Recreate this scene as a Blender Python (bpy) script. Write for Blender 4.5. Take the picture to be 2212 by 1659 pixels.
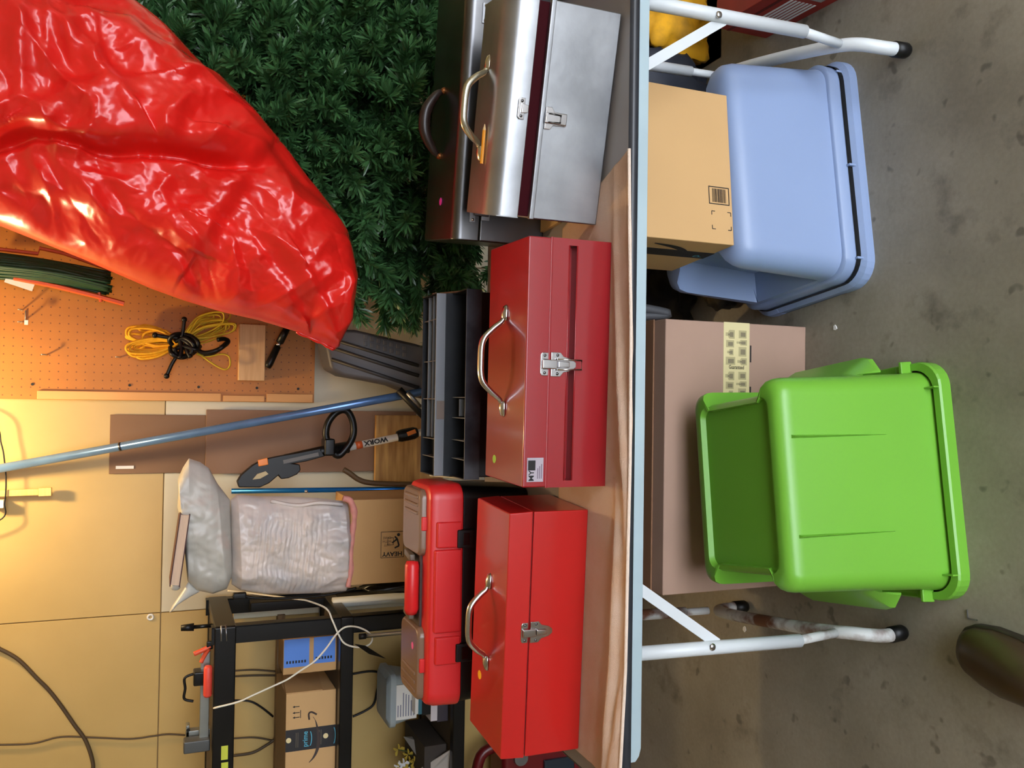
import bpy, bmesh, math, random
from mathutils import Vector, Matrix, noise
random.seed(7)
for o in list(bpy.data.objects): bpy.data.objects.remove(o, do_unlink=True)
scene = bpy.context.scene
COL = scene.collection
R = math.radians

# ------------------------------------------------------------------ camera
FPX = 1850.0
PITCH, ROLL, YAW = R(22.07), R(1.3), R(1.2)
CAM = Vector((0, -1.42, 1.56))
FW = Vector((math.sin(YAW) * math.cos(PITCH), math.cos(YAW) * math.cos(PITCH), -math.sin(PITCH)))
RT = Vector((math.cos(YAW), -math.sin(YAW), 0))
UP = RT.cross(FW)
IU = math.cos(ROLL) * RT + math.sin(ROLL) * UP
IV = math.sin(ROLL) * RT - math.cos(ROLL) * UP
cam = bpy.data.cameras.new('camera')
cam.sensor_fit = 'HORIZONTAL'; cam.sensor_width = 36.0
cam.lens = FPX / 2212.0 * 36.0
cam.clip_start = 0.05
camo = bpy.data.objects.new('camera', cam); COL.objects.link(camo)
mw = Matrix.Identity(4)
for i in range(3):
    mw[i][0], mw[i][1], mw[i][2], mw[i][3] = IV[i], IU[i], -FW[i], CAM[i]
camo.matrix_world = mw
scene.camera = camo


def at(px, py, x=None, y=None, z=None):
    """measure: the point of the room seen at a photo pixel on a known plane"""
    d = FW + (1659 - py - 829.5) / FPX * IU + (px - 1106) / FPX * IV
    if y is not None: t = (y - CAM.y) / d.y
    elif z is not None: t = (z - CAM.z) / d.z
    else: t = (x - CAM.x) / d.x
    return CAM + d * t

# ------------------------------------------------------------------ light
world = bpy.data.worlds.new('World'); scene.world = world
world.use_nodes = True
bg = world.node_tree.nodes['Background']
bg.inputs[0].default_value = (0.84, 0.90, 1.0, 1)
bg.inputs[1].default_value = 10.0
LAMP = Vector((-0.16, 1.32, 2.34))
vs = scene.view_settings
vs.view_transform = 'Standard'; vs.look = 'None'; vs.gamma = 1.0; vs.use_curve_mapping = False
vs.exposure = 0.0


# ------------------------------------------------------------------ materials
def lin(c):
    out = []
    for v in c[:3]:
        v /= 255.0
        out.append(v / 12.92 if v <= 0.04045 else ((v + 0.055) / 1.055) ** 2.4)
    return (*out, 1.0)


MATS = {}


def M(name, rgb, rough=0.5, metal=0.0, var=0.0, vscale=6.0, rgb2=None, bump=0.0, bscale=40.0, coat=0.0,
      emit=None, alpha=1.0, trans=0.0, stretch=None, contrast=(0.35, 0.65), sss=0.0, spec=0.5, detail=5.0):
    if name in MATS: return MATS[name]
    m = bpy.data.materials.new(name); m.use_nodes = True
    nt = m.node_tree; N = nt.nodes; L = nt.links
    b = N['Principled BSDF']
    b.inputs['Roughness'].default_value = rough
    b.inputs['Metallic'].default_value = metal
    b.inputs['Specular IOR Level'].default_value = spec
    if coat:
        b.inputs['Coat Weight'].default_value = coat; b.inputs['Coat Roughness'].default_value = 0.12
    if trans: b.inputs['Transmission Weight'].default_value = trans
    if alpha < 1: b.inputs['Alpha'].default_value = alpha
    if emit:
        b.inputs['Emission Color'].default_value = lin(emit[0]); b.inputs['Emission Strength'].default_value = emit[1]
    tc = N.new('ShaderNodeTexCoord'); mp = N.new('ShaderNodeMapping')
    L.new(tc.outputs['Object'], mp.inputs['Vector'])
    if stretch: mp.inputs['Scale'].default_value = stretch
    c1 = lin(rgb)
    c2 = lin(rgb2) if rgb2 else tuple(list(v * (1 - var) for v in c1[:3]) + [1])
    nz = N.new('ShaderNodeTexNoise'); nz.inputs['Scale'].default_value = vscale; nz.inputs['Detail'].default_value = detail
    L.new(mp.outputs[0], nz.inputs['Vector'])
    cr = N.new('ShaderNodeValToRGB')
    cr.color_ramp.elements[0].position = contrast[0]; cr.color_ramp.elements[1].position = contrast[1]
    cr.color_ramp.elements[0].color = c1; cr.color_ramp.elements[1].color = c2
    L.new(nz.outputs['Fac'], cr.inputs[0])
    L.new(cr.outputs[0], b.inputs['Base Color'])
    if bump:
        n2 = N.new('ShaderNodeTexNoise'); n2.inputs['Scale'].default_value = bscale; n2.inputs['Detail'].default_value = 4
        L.new(mp.outputs[0], n2.inputs['Vector'])
        bp = N.new('ShaderNodeBump'); bp.inputs['Strength'].default_value = bump; bp.inputs['Distance'].default_value = 0.005
        L.new(n2.outputs['Fac'], bp.inputs['Height']); L.new(bp.outputs[0], b.inputs['Normal'])
    MATS[name] = m
    return m


def concrete():
    m = bpy.data.materials.new('concrete'); m.use_nodes = True
    nt = m.node_tree; N = nt.nodes; L = nt.links; b = N['Principled BSDF']
    b.inputs['Roughness'].default_value = 0.55
    tc = N.new('ShaderNodeTexCoord')
    def nz(scale, detail, lo, hi, ca, cb):
        n = N.new('ShaderNodeTexNoise'); n.inputs['Scale'].default_value = scale; n.inputs['Detail'].default_value = detail
        n.inputs['Roughness'].default_value = 0.6
        L.new(tc.outputs['Object'], n.inputs['Vector'])
        r = N.new('ShaderNodeValToRGB'); r.color_ramp.elements[0].position = lo; r.color_ramp.elements[1].position = hi
        r.color_ramp.elements[0].color = ca; r.color_ramp.elements[1].color = cb
        L.new(n.outputs['Fac'], r.inputs[0]); return r
    a = nz(2.2, 6, .35, .7, lin((160, 153, 138)), lin((126, 119, 104)))
    s = nz(7.0, 5, .56, .72, (1, 1, 1, 1), (.55, .54, .52, 1))
    f = nz(90, 3, .3, .7, (1, 1, 1, 1), (.86, .86, .86, 1))
    spots = nz(16.0, 2, .66, .72, (1, 1, 1, 1), (.55, .54, .53, 1))
    prev = a.outputs[0]
    for r in (s, f, spots):
        mx = N.new('ShaderNodeMix'); mx.data_type = 'RGBA'; mx.blend_type = 'MULTIPLY'; mx.inputs[0].default_value = 1.0
        L.new(prev, mx.inputs[6]); L.new(r.outputs[0], mx.inputs[7]); prev = mx.outputs[2]
    L.new(prev, b.inputs['Base Color'])
    bp = N.new('ShaderNodeBump'); bp.inputs['Strength'].default_value = .15; bp.inputs['Distance'].default_value = .004
    L.new(f.outputs[0], bp.inputs['Height']); L.new(bp.outputs[0], b.inputs['Normal'])
    return m


def pegboard_mat(name, rgb, dark, pitch=0.0254, rad=0.10):
    m = bpy.data.materials.new(name); m.use_nodes = True
    nt = m.node_tree; N = nt.nodes; L = nt.links; b = N['Principled BSDF']
    b.inputs['Roughness'].default_value = 0.55
    tc = N.new('ShaderNodeTexCoord'); sp = N.new('ShaderNodeSeparateXYZ'); L.new(tc.outputs['Object'], sp.inputs[0])
    def mth(op, a, bb=None):
        n = N.new('ShaderNodeMath'); n.operation = op
        for i, v in enumerate((a, bb)):
            if v is None: continue
            if isinstance(v, (int, float)): n.inputs[i].default_value = v
            else: L.new(v, n.inputs[i])
        return n.outputs[0]
    def cell(o): return mth('SUBTRACT', mth('FRACT', mth('DIVIDE', o, pitch)), 0.5)
    cx, cz = cell(sp.outputs[0]), cell(sp.outputs[2])
    d = mth('SQRT', mth('ADD', mth('MULTIPLY', cx, cx), mth('MULTIPLY', cz, cz)))
    hole = mth('LESS_THAN', d, rad)
    nz = N.new('ShaderNodeTexNoise'); nz.inputs['Scale'].default_value = 5; nz.inputs['Detail'].default_value = 6
    L.new(tc.outputs['Object'], nz.inputs['Vector'])
    cr = N.new('ShaderNodeValToRGB'); cr.color_ramp.elements[0].position = .35; cr.color_ramp.elements[1].position = .7
    cr.color_ramp.elements[0].color = lin(rgb); cr.color_ramp.elements[1].color = lin(tuple(v * .88 for v in rgb))
    L.new(nz.outputs['Fac'], cr.inputs[0])
    mx = N.new('ShaderNodeMix'); mx.data_type = 'RGBA'
    L.new(hole, mx.inputs[0]); L.new(cr.outputs[0], mx.inputs[6]); mx.inputs[7].default_value = lin(dark)
    L.new(mx.outputs[2], b.inputs['Base Color'])
    return m


def wood(name, rgb, rgb2, scale=10.0, stretch=(1, 1, 12), rough=.6):
    return M(name, rgb, rough, rgb2=rgb2, vscale=scale, stretch=stretch, contrast=(.3, .7), detail=3)


# ------------------------------------------------------------------ mesh helpers
class MB:
    def __init__(s): s.v = []; s.f = []

    def add(s, vs_, fs):
        n = len(s.v); s.v += [Vector(v) for v in vs_]; s.f += [[i + n for i in f] for f in fs]; return s

    def box(s, a, b):
        x0, y0, z0 = a; x1, y1, z1 = b
        return s.add([(x0, y0, z0), (x1, y0, z0), (x1, y1, z0), (x0, y1, z0), (x0, y0, z1), (x1, y0, z1), (x1, y1, z1), (x0, y1, z1)],
                     [(3, 2, 1, 0), (4, 5, 6, 7), (0, 1, 5, 4), (1, 2, 6, 5), (2, 3, 7, 6), (3, 0, 4, 7)])

    def hexa(s, p):  # 8 points: bottom 4 ccw, top 4 ccw
        return s.add(p, [(3, 2, 1, 0), (4, 5, 6, 7), (0, 1, 5, 4), (1, 2, 6, 5), (2, 3, 7, 6), (3, 0, 4, 7)])

    def bar(s, a, b, w, t, upv=(0, 0, 1)):
        a, b = Vector(a), Vector(b); d = (b - a).normalized(); u = Vector(upv)
        sx = d.cross(u)
        if sx.length < 1e-4: sx = d.cross(Vector((0, 1, 0)))
        sx.normalize(); uu = sx.cross(d).normalized()
        P = []
        for c in (a, b):
            P += [c - sx * w / 2 - uu * t / 2, c + sx * w / 2 - uu * t / 2, c + sx * w / 2 + uu * t / 2, c - sx * w / 2 + uu * t / 2]
        return s.add(P, [(3, 2, 1, 0), (4, 5, 6, 7), (0, 1, 5, 4), (1, 2, 6, 5), (2, 3, 7, 6), (3, 0, 4, 7)])

    def tube(s, pts, r, seg=10, closed=False, flat=1.0, cap=True):
        pts = [Vector(p) for p in pts]; n = len(pts)
        rs = r if isinstance(r, (list, tuple)) else [r] * n
        rings = []; prevn = None
        for i, p in enumerate(pts):
            if closed: d = pts[(i + 1) % n] - pts[i - 1]
            else: d = pts[min(i + 1, n - 1)] - pts[max(i - 1, 0)]
            if d.length < 1e-9: d = Vector((0, 0, 1))
            d.normalize()
            if prevn is None:
                ref = Vector((0, 0, 1)) if abs(d.z) < .9 else Vector((1, 0, 0))
                nn = (ref - d * ref.dot(d)).normalized()
            else:
                nn = prevn - d * prevn.dot(d)
                nn = nn.normalized() if nn.length > 1e-6 else prevn
            prevn = nn; bb = d.cross(nn)
            rings.append([p + nn * (math.cos(2 * math.pi * k / seg) * rs[i]) + bb * (math.sin(2 * math.pi * k / seg) * rs[i] * flat) for k in range(seg)])
        return s.loft(rings, cap=cap and not closed, closed=closed)

    def loft(s, rings, cap=True, closed=False):
        n = len(rings); k = len(rings[0]); V = [v for r_ in rings for v in r_]; F = []
        for i in range(n if closed else n - 1):
            a = i * k; b = ((i + 1) % n) * k
            for j in range(k):
                F.append((a + j, a + (j + 1) % k, b + (j + 1) % k, b + j))
        if cap:
            F.append(tuple(reversed(range(k)))); F.append(tuple(range((n - 1) * k, n * k)))
        return s.add(V, F)

    def prism(s, poly, o, ux, uy, depth):
        """polygon in (ux,uy) plane at o, extruded by vector depth"""
        o, ux, uy, dp = Vector(o), Vector(ux), Vector(uy), Vector(depth)
        k = len(poly); V = [o + ux * a + uy * b for a, b in poly]; V += [v + dp for v in V]
        F = [tuple(range(k)), tuple(reversed(range(k, 2 * k)))]
        F += [(i, i + k, (i + 1) % k + k, (i + 1) % k) for i in range(k)]
        return s.add(V, F)

    def sphere(s, c, r, seg=12, rings=8, sc=(1, 1, 1)):
        c = Vector(c); RR = []
        for i in range(1, rings):
            t = math.pi * i / rings
            RR.append([c + Vector((math.sin(t) * math.cos(2 * math.pi * j / seg) * r * sc[0], math.sin(t) * math.sin(2 * math.pi * j / seg) * r * sc[1], -math.cos(t) * r * sc[2])) for j in range(seg)])
        return s.loft(RR)

    def grid(s, fn, nu, nv):
        V = [fn(i / nu, j / nv) for i in range(nu + 1) for j in range(nv + 1)]
        F = [(i * (nv + 1) + j, (i + 1) * (nv + 1) + j, (i + 1) * (nv + 1) + j + 1, i * (nv + 1) + j + 1) for i in range(nu) for j in range(nv)]
        return s.add(V, F)

    def build(s, name, mat, parent=None, bevel=0.0, bseg=2, smooth=False, world=True, solid=0.0, sub=0):
        V = s.v
        if parent is not None and world:
            inv = XF[parent.name].inverted(); V = [inv @ v for v in V]
        me = bpy.data.meshes.new(name)
        me.from_pydata([tuple(v) for v in V], [], s.f)
        bm = bmesh.new(); bm.from_mesh(me)
        bmesh.ops.recalc_face_normals(bm, faces=bm.faces[:]); bm.to_mesh(me); bm.free()
        me.materials.append(mat)
        o = bpy.data.objects.new(name, me); COL.objects.link(o)
        XF[o.name] = XF[parent.name].copy() if parent is not None else Matrix.Identity(4)
        if parent is not None: o.parent = parent
        if solid:
            md = o.modifiers.new('solid', 'SOLIDIFY'); md.thickness = solid; md.offset = 0
        if bevel:
            md = o.modifiers.new('bevel', 'BEVEL'); md.width = bevel; md.segments = bseg; md.limit_method = 'ANGLE'; md.angle_limit = R(35)
            md.harden_normals = False
        if sub:
            md = o.modifiers.new('sub', 'SUBSURF'); md.levels = sub; md.render_levels = sub
        if smooth or sub: me.shade_smooth()
        elif bevel:
            me.shade_smooth()
            md = o.modifiers.new('wn', 'WEIGHTED_NORMAL'); md.keep_sharp = True
        return o


XF = {}


def tag(o, label, cat, group=None, kind=None):
    if label: o['label'] = label
    if cat: o['category'] = cat
    if group: o['group'] = group
    if kind: o['kind'] = kind
    return o


def thing(name, label, cat, loc=(0, 0, 0), rz=0.0, group=None):
    o = bpy.data.objects.new(name, None); COL.objects.link(o)
    o.empty_display_size = .05
    o.location = loc; o.rotation_euler = (0, 0, rz)
    XF[o.name] = Matrix.Translation(Vector(loc)) @ Matrix.Rotation(rz, 4, 'Z')
    return tag(o, label, cat, group)


def struct(o): o['kind'] = 'structure'; return o


def rrect(w, d, r, n=6):
    P = []
    for cx, cy, a0 in ((w / 2 - r, d / 2 - r, 0), (-w / 2 + r, d / 2 - r, 90), (-w / 2 + r, -d / 2 + r, 180), (w / 2 - r, -d / 2 + r, 270)):
        for i in range(n + 1):
            a = R(a0 + 90 * i / n); P.append((cx + r * math.cos(a), cy + r * math.sin(a)))
    return P


def text_mb(s, size, o, ux, uy, lift=0.0006, ext=0.0, width=None, bold=0.0):
    cu = bpy.data.curves.new('t', 'FONT'); cu.body = s; cu.size = 1.0; cu.align_x = 'CENTER'; cu.align_y = 'CENTER'
    cu.resolution_u = 2
    if bold: cu.offset = bold
    ob = bpy.data.objects.new('t', cu); COL.objects.link(ob)
    bpy.context.view_layer.update()
    me = bpy.data.meshes.new_from_object(ob.evaluated_get(bpy.context.evaluated_depsgraph_get()))
    xs = [v.co.x for v in me.vertices]; k = size
    kx = k if width is None else width / max(1e-6, (max(xs) - min(xs)))
    o, ux, uy = Vector(o), Vector(ux).normalized(), Vector(uy).normalized(); n = ux.cross(uy)
    mb = MB(); mb.add([o + ux * v.co.x * kx + uy * v.co.y * k + n * lift for v in me.vertices], [tuple(p.vertices) for p in me.polygons])
    bpy.data.objects.remove(ob, do_unlink=True); bpy.data.curves.remove(cu); bpy.data.meshes.remove(me)
    return mb


def smoothpath(pts, n=8):
    pts = [Vector(p) for p in pts]; out = []
    for i in range(len(pts) - 1):
        p0 = pts[max(i - 1, 0)]; p1 = pts[i]; p2 = pts[i + 1]; p3 = pts[min(i + 2, len(pts) - 1)]
        for k in range(n):
            t = k / n
            out.append(.5 * ((2 * p1) + (p2 - p0) * t + (2 * p0 - 5 * p1 + 4 * p2 - p3) * t * t + (3 * p1 - p0 - 3 * p2 + p3) * t ** 3))
    out.append(pts[-1]); return out


def copy_tree(o, parent=None):
    c = o.copy(); COL.objects.link(c); c.parent = parent; XF[c.name] = XF[o.name]
    for ch in list(o.children): copy_tree(ch, c)
    return c


X_, Y_, Z_ = Vector((1, 0, 0)), Vector((0, 1, 0)), Vector((0, 0, 1))

# common materials
m_red = M('red_enamel', (188, 26, 24), .32, var=.10, vscale=3, coat=.6)
m_red2 = M('dark_red_enamel', (146, 16, 26), .30, var=.08, vscale=3, coat=.7)
m_chrome = M('chrome', (205, 205, 208), .18, 1.0, var=.1)
m_steel = M('brushed_steel', (172, 175, 180), .40, 1.0, var=.34, vscale=7, stretch=(1, 1, 1), bump=.05, bscale=60)
m_steel_dk = M('dark_steel', (112, 112, 114), .30, 1.0, var=.35, vscale=5)
m_black = M('black_plastic', (13, 13, 14), .42, var=.2, spec=.35)
m_blackmetal = M('black_metal', (11, 12, 14), .30, var=.3, vscale=12, spec=.4)
m_card = M('cardboard', (196, 154, 102), .8, var=.10, vscale=4, bump=.04, bscale=120)
m_card2 = M('cardboard_pale', (204, 164, 112), .8, var=.06, vscale=3)
m_card_pink = M('cardboard_dusty', (172, 140, 122), .8, var=.10, vscale=4)
m_ink = M('black_ink', (26, 24, 24), .7)
m_white = M('white_paper', (228, 228, 226), .6, var=.05)
m_tape = M('cream_tape', (222, 208, 158), .35, var=.05)
m_blue_tape = M('blue_tape', (86, 136, 222), .5, var=.08)
m_cyan = M('cyan_ink', (86, 178, 206), .6)
m_legw = M('leg_paint', (214, 220, 224), .35, var=.06, vscale=8)
m_rust = M('rusty_paint', (196, 198, 196), .5, rgb2=(104, 64, 44), vscale=14, contrast=(.45, .6))
m_green = M('green_plastic', (112, 176, 56), .32, var=.05, vscale=3, bump=.02, bscale=200)
m_bluegrey = M('bluegrey_plastic', (138, 158, 196), .38, var=.04, vscale=3, bump=.02, bscale=200)

# ------------------------------------------------------------------ room
WY = 1.65
struct(MB().box((-3.2, -4.0, -.1), (3.4, WY + .1, 0)).build('floor', concrete()))
tagd = MB().box((-9, -16.0, -.12), (9, -4.0, -.01)).build('floor_driveway', M('driveway', (186, 182, 174), .85, var=.15, vscale=2)); struct(tagd)
m_wall = M('wall_paint', (196, 166, 104), .42, var=.06, vscale=2.5, rgb2=(186, 156, 94), bump=.03, bscale=8)
m_wall2 = M('wall_paint_pale', (210, 200, 172), .5, var=.06, vscale=3)
m_stud = M('wall_backing', (150, 120, 80), .8)
wb = struct(MB().box((-3.2, WY + .004, 0), (3.4, WY + .1, 2.7)).build('wall_back', m_stud))
xs = [-3.2, -1.94, -.717, .503, 1.723, 3.4]
for i in range(5):
    for (z0, z1, mm) in ((0, 1.556, m_wall2 if i >= 2 else m_wall), (1.556, 2.7, m_wall)):
        MB().box((xs[i] + .0015, WY - .004, z0 + .0015), (xs[i + 1] - .0015, WY + .004, z1 - .0015)).build('panel', mm, wb, bevel=.001, bseg=1)
m_side = M('side_wall_paint', (206, 196, 170), .7, var=.08, vscale=2)
struct(MB().box((-3.3, -4.0, 0), (-3.2, WY + .1, 2.7)).build('wall_left', m_side))
struct(MB().box((3.4, -4.0, 0), (3.5, WY + .1, 2.7)).build('wall_right', m_side))
struct(MB().box((-3.3, -4.0, 2.7), (3.5, WY + .1, 2.8)).build('ceiling', M('ceiling_paint', (196, 184, 156), .8, var=.08)))
# garage door opening in the front wall
fwm = MB().box((-3.3, -4.1, 0), (-.9, -4.0, 2.8)).box((3.3, -4.1, 0), (3.5, -4.0, 2.8)).box((-.9, -4.1, 2.25), (3.3, -4.0, 2.8))
struct(fwm.build('wall_front', m_side))

# ceiling lamp (bare bulb above the back of the table)
lt = thing('ceiling_lamp', 'bare warm bulb on a porcelain ceiling socket above the pegboard', 'lamp', (LAMP.x, LAMP.y, 2.7))
MB().tube([(LAMP.x, LAMP.y, 2.7), (LAMP.x, LAMP.y, 2.66)], .05, 16).build('socket', m_white, lt, smooth=True)
MB().tube([(LAMP.x, LAMP.y, 2.66), (LAMP.x, LAMP.y, LAMP.z + .07)], .012, 10).build('stem', m_blackmetal, lt, smooth=True)
MB().sphere(LAMP + Vector((0, 0, .03)), .032, 16, 10, (1, 1, 1.3)).build('bulb', M('bulb_glow', (255, 214, 150), .3, emit=((255, 200, 120), 30)), lt, smooth=True)
pl = bpy.data.lights.new('bulb_light', 'POINT'); pl.energy = 32; pl.color = (1.0, .73, .38); pl.shadow_soft_size = .035
plo = bpy.data.objects.new('bulb_light', pl); COL.objects.link(plo); plo.parent = lt
plo.location = (0, 0, LAMP.z - .035 - 2.7)

# ------------------------------------------------------------------ folding table
TZ = .742          # table top height
TX0, TX1, TD = -.765, 1.14, .78
tb = thing('folding_table', 'long folding table with grey top, black edge and pale steel legs under the tool boxes', 'table', (.19, .39, 0))
m_top = M('table_laminate', (140, 132, 128), .42, var=.08, vscale=5)


def tabring(inset, z):
    w = TX1 - TX0 - 2 * inset; d = TD - 2 * inset
    return [Vector(((TX0 + TX1) / 2 + a, .012 + TD / 2 + b, z)) for a, b in rrect(w, d, max(.012, .07 - inset), 8)]


MB().loft([tabring(.006, TZ - .018), tabring(.006, TZ)]).build('tabletop', m_top, tb)
MB().loft([tabring(.0055, TZ - .021), tabring(.0, TZ - .018), tabring(-.002, TZ - .010), tabring(0, TZ - .003), tabring(.0055, TZ + .0005)], cap=False).build(
    'edge_band', M('edge_rubber', (44, 47, 54), .35, var=.2, vscale=20), tb, smooth=True)
m_apron = M('apron_paint', (168, 188, 196), .45, var=.07, vscale=7)
for nm, ya, yb in (('apron', .022, .028), ('apron', .012 + TD - .03, .012 + TD - .024)):
    poly = [(TX0 + .075, TZ - .021), (TX1 - .075, TZ - .021), (TX1 - .075, TZ - .034), (TX1 - .085, TZ - .042), (TX1 - .1, TZ - .046),
            (TX0 + .1, TZ - .046), (TX0 + .085, TZ - .042), (TX0 + .075, TZ - .034)]
    MB().prism(poly, (0, ya, 0), X_, Z_, (0, yb - ya, 0)).build(nm, m_apron, tb, bevel=.001, bseg=1)
for xa in (TX0 + .085, TX1 - .091):
    MB().box((xa, .03, TZ - .044), (xa + .006, TD - .02, TZ - .021)).build('apron', m_apron, tb)


def leg_frame(sx, rusty, splay):
    mm = m_rust if rusty else m_legw
    yf, yr = .085, .60
    top = TZ - .03
    lean = -.012 if sx < 0 else .012
    xr = sx + splay
    ft = Vector((sx + lean, yf, .262)); rt_ = Vector((xr + lean, yr, .215))
    MB().tube([(sx, yf, top), ft], .0145, 14).build('leg', m_legw, tb, smooth=True)
    MB().tube([(xr, yr, top), rt_], .0145, 14).build('leg', mm, tb, smooth=True)
    MB().tube([(sx, yf, top - .01), (xr, yr, top - .01)], .0125, 12).build('cross_tube', m_legw, tb, smooth=True)
    xb = ft.x - lean * .3
    def fx(y): return xb + (rt_.x - xb) * (y - yf) / (yr - yf)
    pts = smoothpath([(fx(.045) - .004, .045, .022), (fx(.048) - .006, .048, .065), (fx(.085), .085, .118), (fx(.16), .16, .142), (fx(.30), .30, .150), (fx(.45), .45, .148), (fx(.56), .56, .130), (fx(.6), .60, .085), (fx(.602), .602, .028)], 6)
    fb = MB().tube(pts, .0150, 14).build('foot_bar', mm, tb, smooth=True)
    for p, q in ((pts[0], pts[1]), (pts[-1], pts[-2])):
        d = (q - p).normalized()
        MB().tube([p - d * .02, p - d * .012, p + d * .022], [.014, .0178, .0178], 14).build('rubber_foot', m_black, fb, smooth=True)
    for y_, lo in ((yf, ft), (yr - .03, rt_)):
        MB().tube([lo + Vector((0, 0, .012)), Vector((fx(y_ + .02), y_ + .02, .146))], .0105, 10).build('leg_stub', mm, tb, smooth=True)
    dx = .16 if sx < 0 else -.16
    for y_, xx in ((yf, sx), (yr, xr)):
        MB().bar((xx, y_ + .004, .475), (xx + dx, y_ + .004, TZ - .03), .022, .004, (0, 1, 0)).build('brace', m_legw, tb)
    MB().sphere((sx, yf - .015, .50), .008, 10, 6, (1, .5, 1)).build('rivet', m_chrome, tb, smooth=True)


leg_frame(-.503, True, -.062)
leg_frame(.815, False, .10)

# ------------------------------------------------------------------ towel
m_towel = M('towel_terry', (204, 168, 142), .95, rgb2=(212, 184, 164), vscale=9, bump=.5, bscale=700, spec=.1)
FRONT = [at(1360, 322, z=TZ + .004), at(1361, 500, z=TZ + .004), at(1364, 700, z=TZ + .004), at(1362, 1000, z=TZ + .004), at(1356, 1250, z=TZ + .004), at(1352, 1450, z=TZ + .004), at(1342, 1640, z=TZ + .004), at(1338, 1700, z=TZ + .004)]


def towel_front(u):
    k = u * (len(FRONT) - 1); i = min(int(k), len(FRONT) - 2); t = k - i
    return FRONT[i].lerp(FRONT[i + 1], t)


def fold(x, c, w): return math.exp(-((x - c) / w) ** 2)


def towel_pt(u, v):
    p = towel_front(u)
    yb = .30
    y = p.y + (yb - p.y) * v
    x = p.x + (.0 if u > .02 else 0)
    xl = -.775 + .25 * 0
    # right edge slants back to the left, left edge too
    x = x + (-.10 * v if u < .05 else -.10 * v * (1 - u))
    z = TZ + .003
    dy = y - p.y
    s = x
    amp = max(0, 1 - dy / (.072 if x > -.2 else min(.15, .072 + (-.2 - x) * .5)))
    # folds in the strip in front of the boxes
    yy = dy - .02 * math.sin(s * 5)
    z += amp * min(1, dy / .012) * (.024 * fold(yy, .030 + .012 * math.sin(3.1 * s), .010) * (0.55 + .45 * math.sin(s * 6 + 1))
                + .021 * fold(yy, .052 + .02 * math.sin(2.3 * s + 1), .012) * (.5 + .5 * math.sin(s * 5 + 4)))
    z += amp * .0025 * noise.noise(Vector((s * 14, y * 30, 0)))
    if x < -.45 and dy < .14: z += .006 * amp * (.5 + .5 * math.sin(dy * 160 + s * 9)) * min(1, (-.45 - x) * 6) * min(1, dy / .01)
    return Vector((x, y, z))


tw = MB().grid(towel_pt, 200, 60)
two = tag(tw.build('towel', m_towel, None, smooth=True, solid=.004), 'tan terry towel spread along the table front under the red tool boxes', 'towel')
hem = MB().tube([towel_front(i / 80) + Vector((0, -.001, .0015)) for i in range(81)], .0036, 6)
hb = hem.build('hem', M('towel_hem', (232, 212, 196), .95, bump=.4, bscale=500), two, smooth=True)

# ------------------------------------------------------------------ metal tool boxes
TB = TZ + .0055


def frame2(a, b):
    a = Vector(a); b = Vector(b); d = b - a
    return (a.x, a.y, TB), math.atan2(d.y, d.x), Vector((d.x, d.y)).length


def tb_handle(root, cx, cy, z, w, h, r, lean=0.0, mat=None, flat=1.0):
    mat = mat or m_chrome
    hd = MB()
    P = [(-w / 2 + .012, 0, .006), (-w / 2 + .02, 0, .010), (-w * .32, 0, h * .55), (-w * .2, 0, h * .93), (0, 0, h), (w * .2, 0, h * .93), (w * .32, 0, h * .55), (w / 2 - .02, 0, .010), (w / 2 - .012, 0, .006)]
    P = [(cx + a, cy - c * lean, z + c) for a, b, c in P]
    pts = smoothpath(P, 6)
    n = len(pts)
    rs = [r * (.62 + .5 * math.sin(math.pi * i / (n - 1)) ** .7) for i in range(n)]
    ho = hd.tube(pts, rs, 12, flat=flat).build('handle', mat, root, smooth=True, world=False)
    for s in (-1, 1):
        b = MB()
        ring = []
        for k, (dx, wz, hz) in enumerate(((-.016, .003, .001), (-.012, .009, .006), (0, .011, .010), (.010, .011, .010), (.016, .009, .007))):
            ring.append([Vector((cx + s * (w / 2 - dx), cy + wz * math.cos(t), z + max(0, hz * math.sin(t)))) for t in [math.pi * q / 8 for q in range(9)] + []])
        bo = b.loft(ring).build('handle_bracket', mat, ho, smooth=True, world=False)
    return ho


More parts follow.
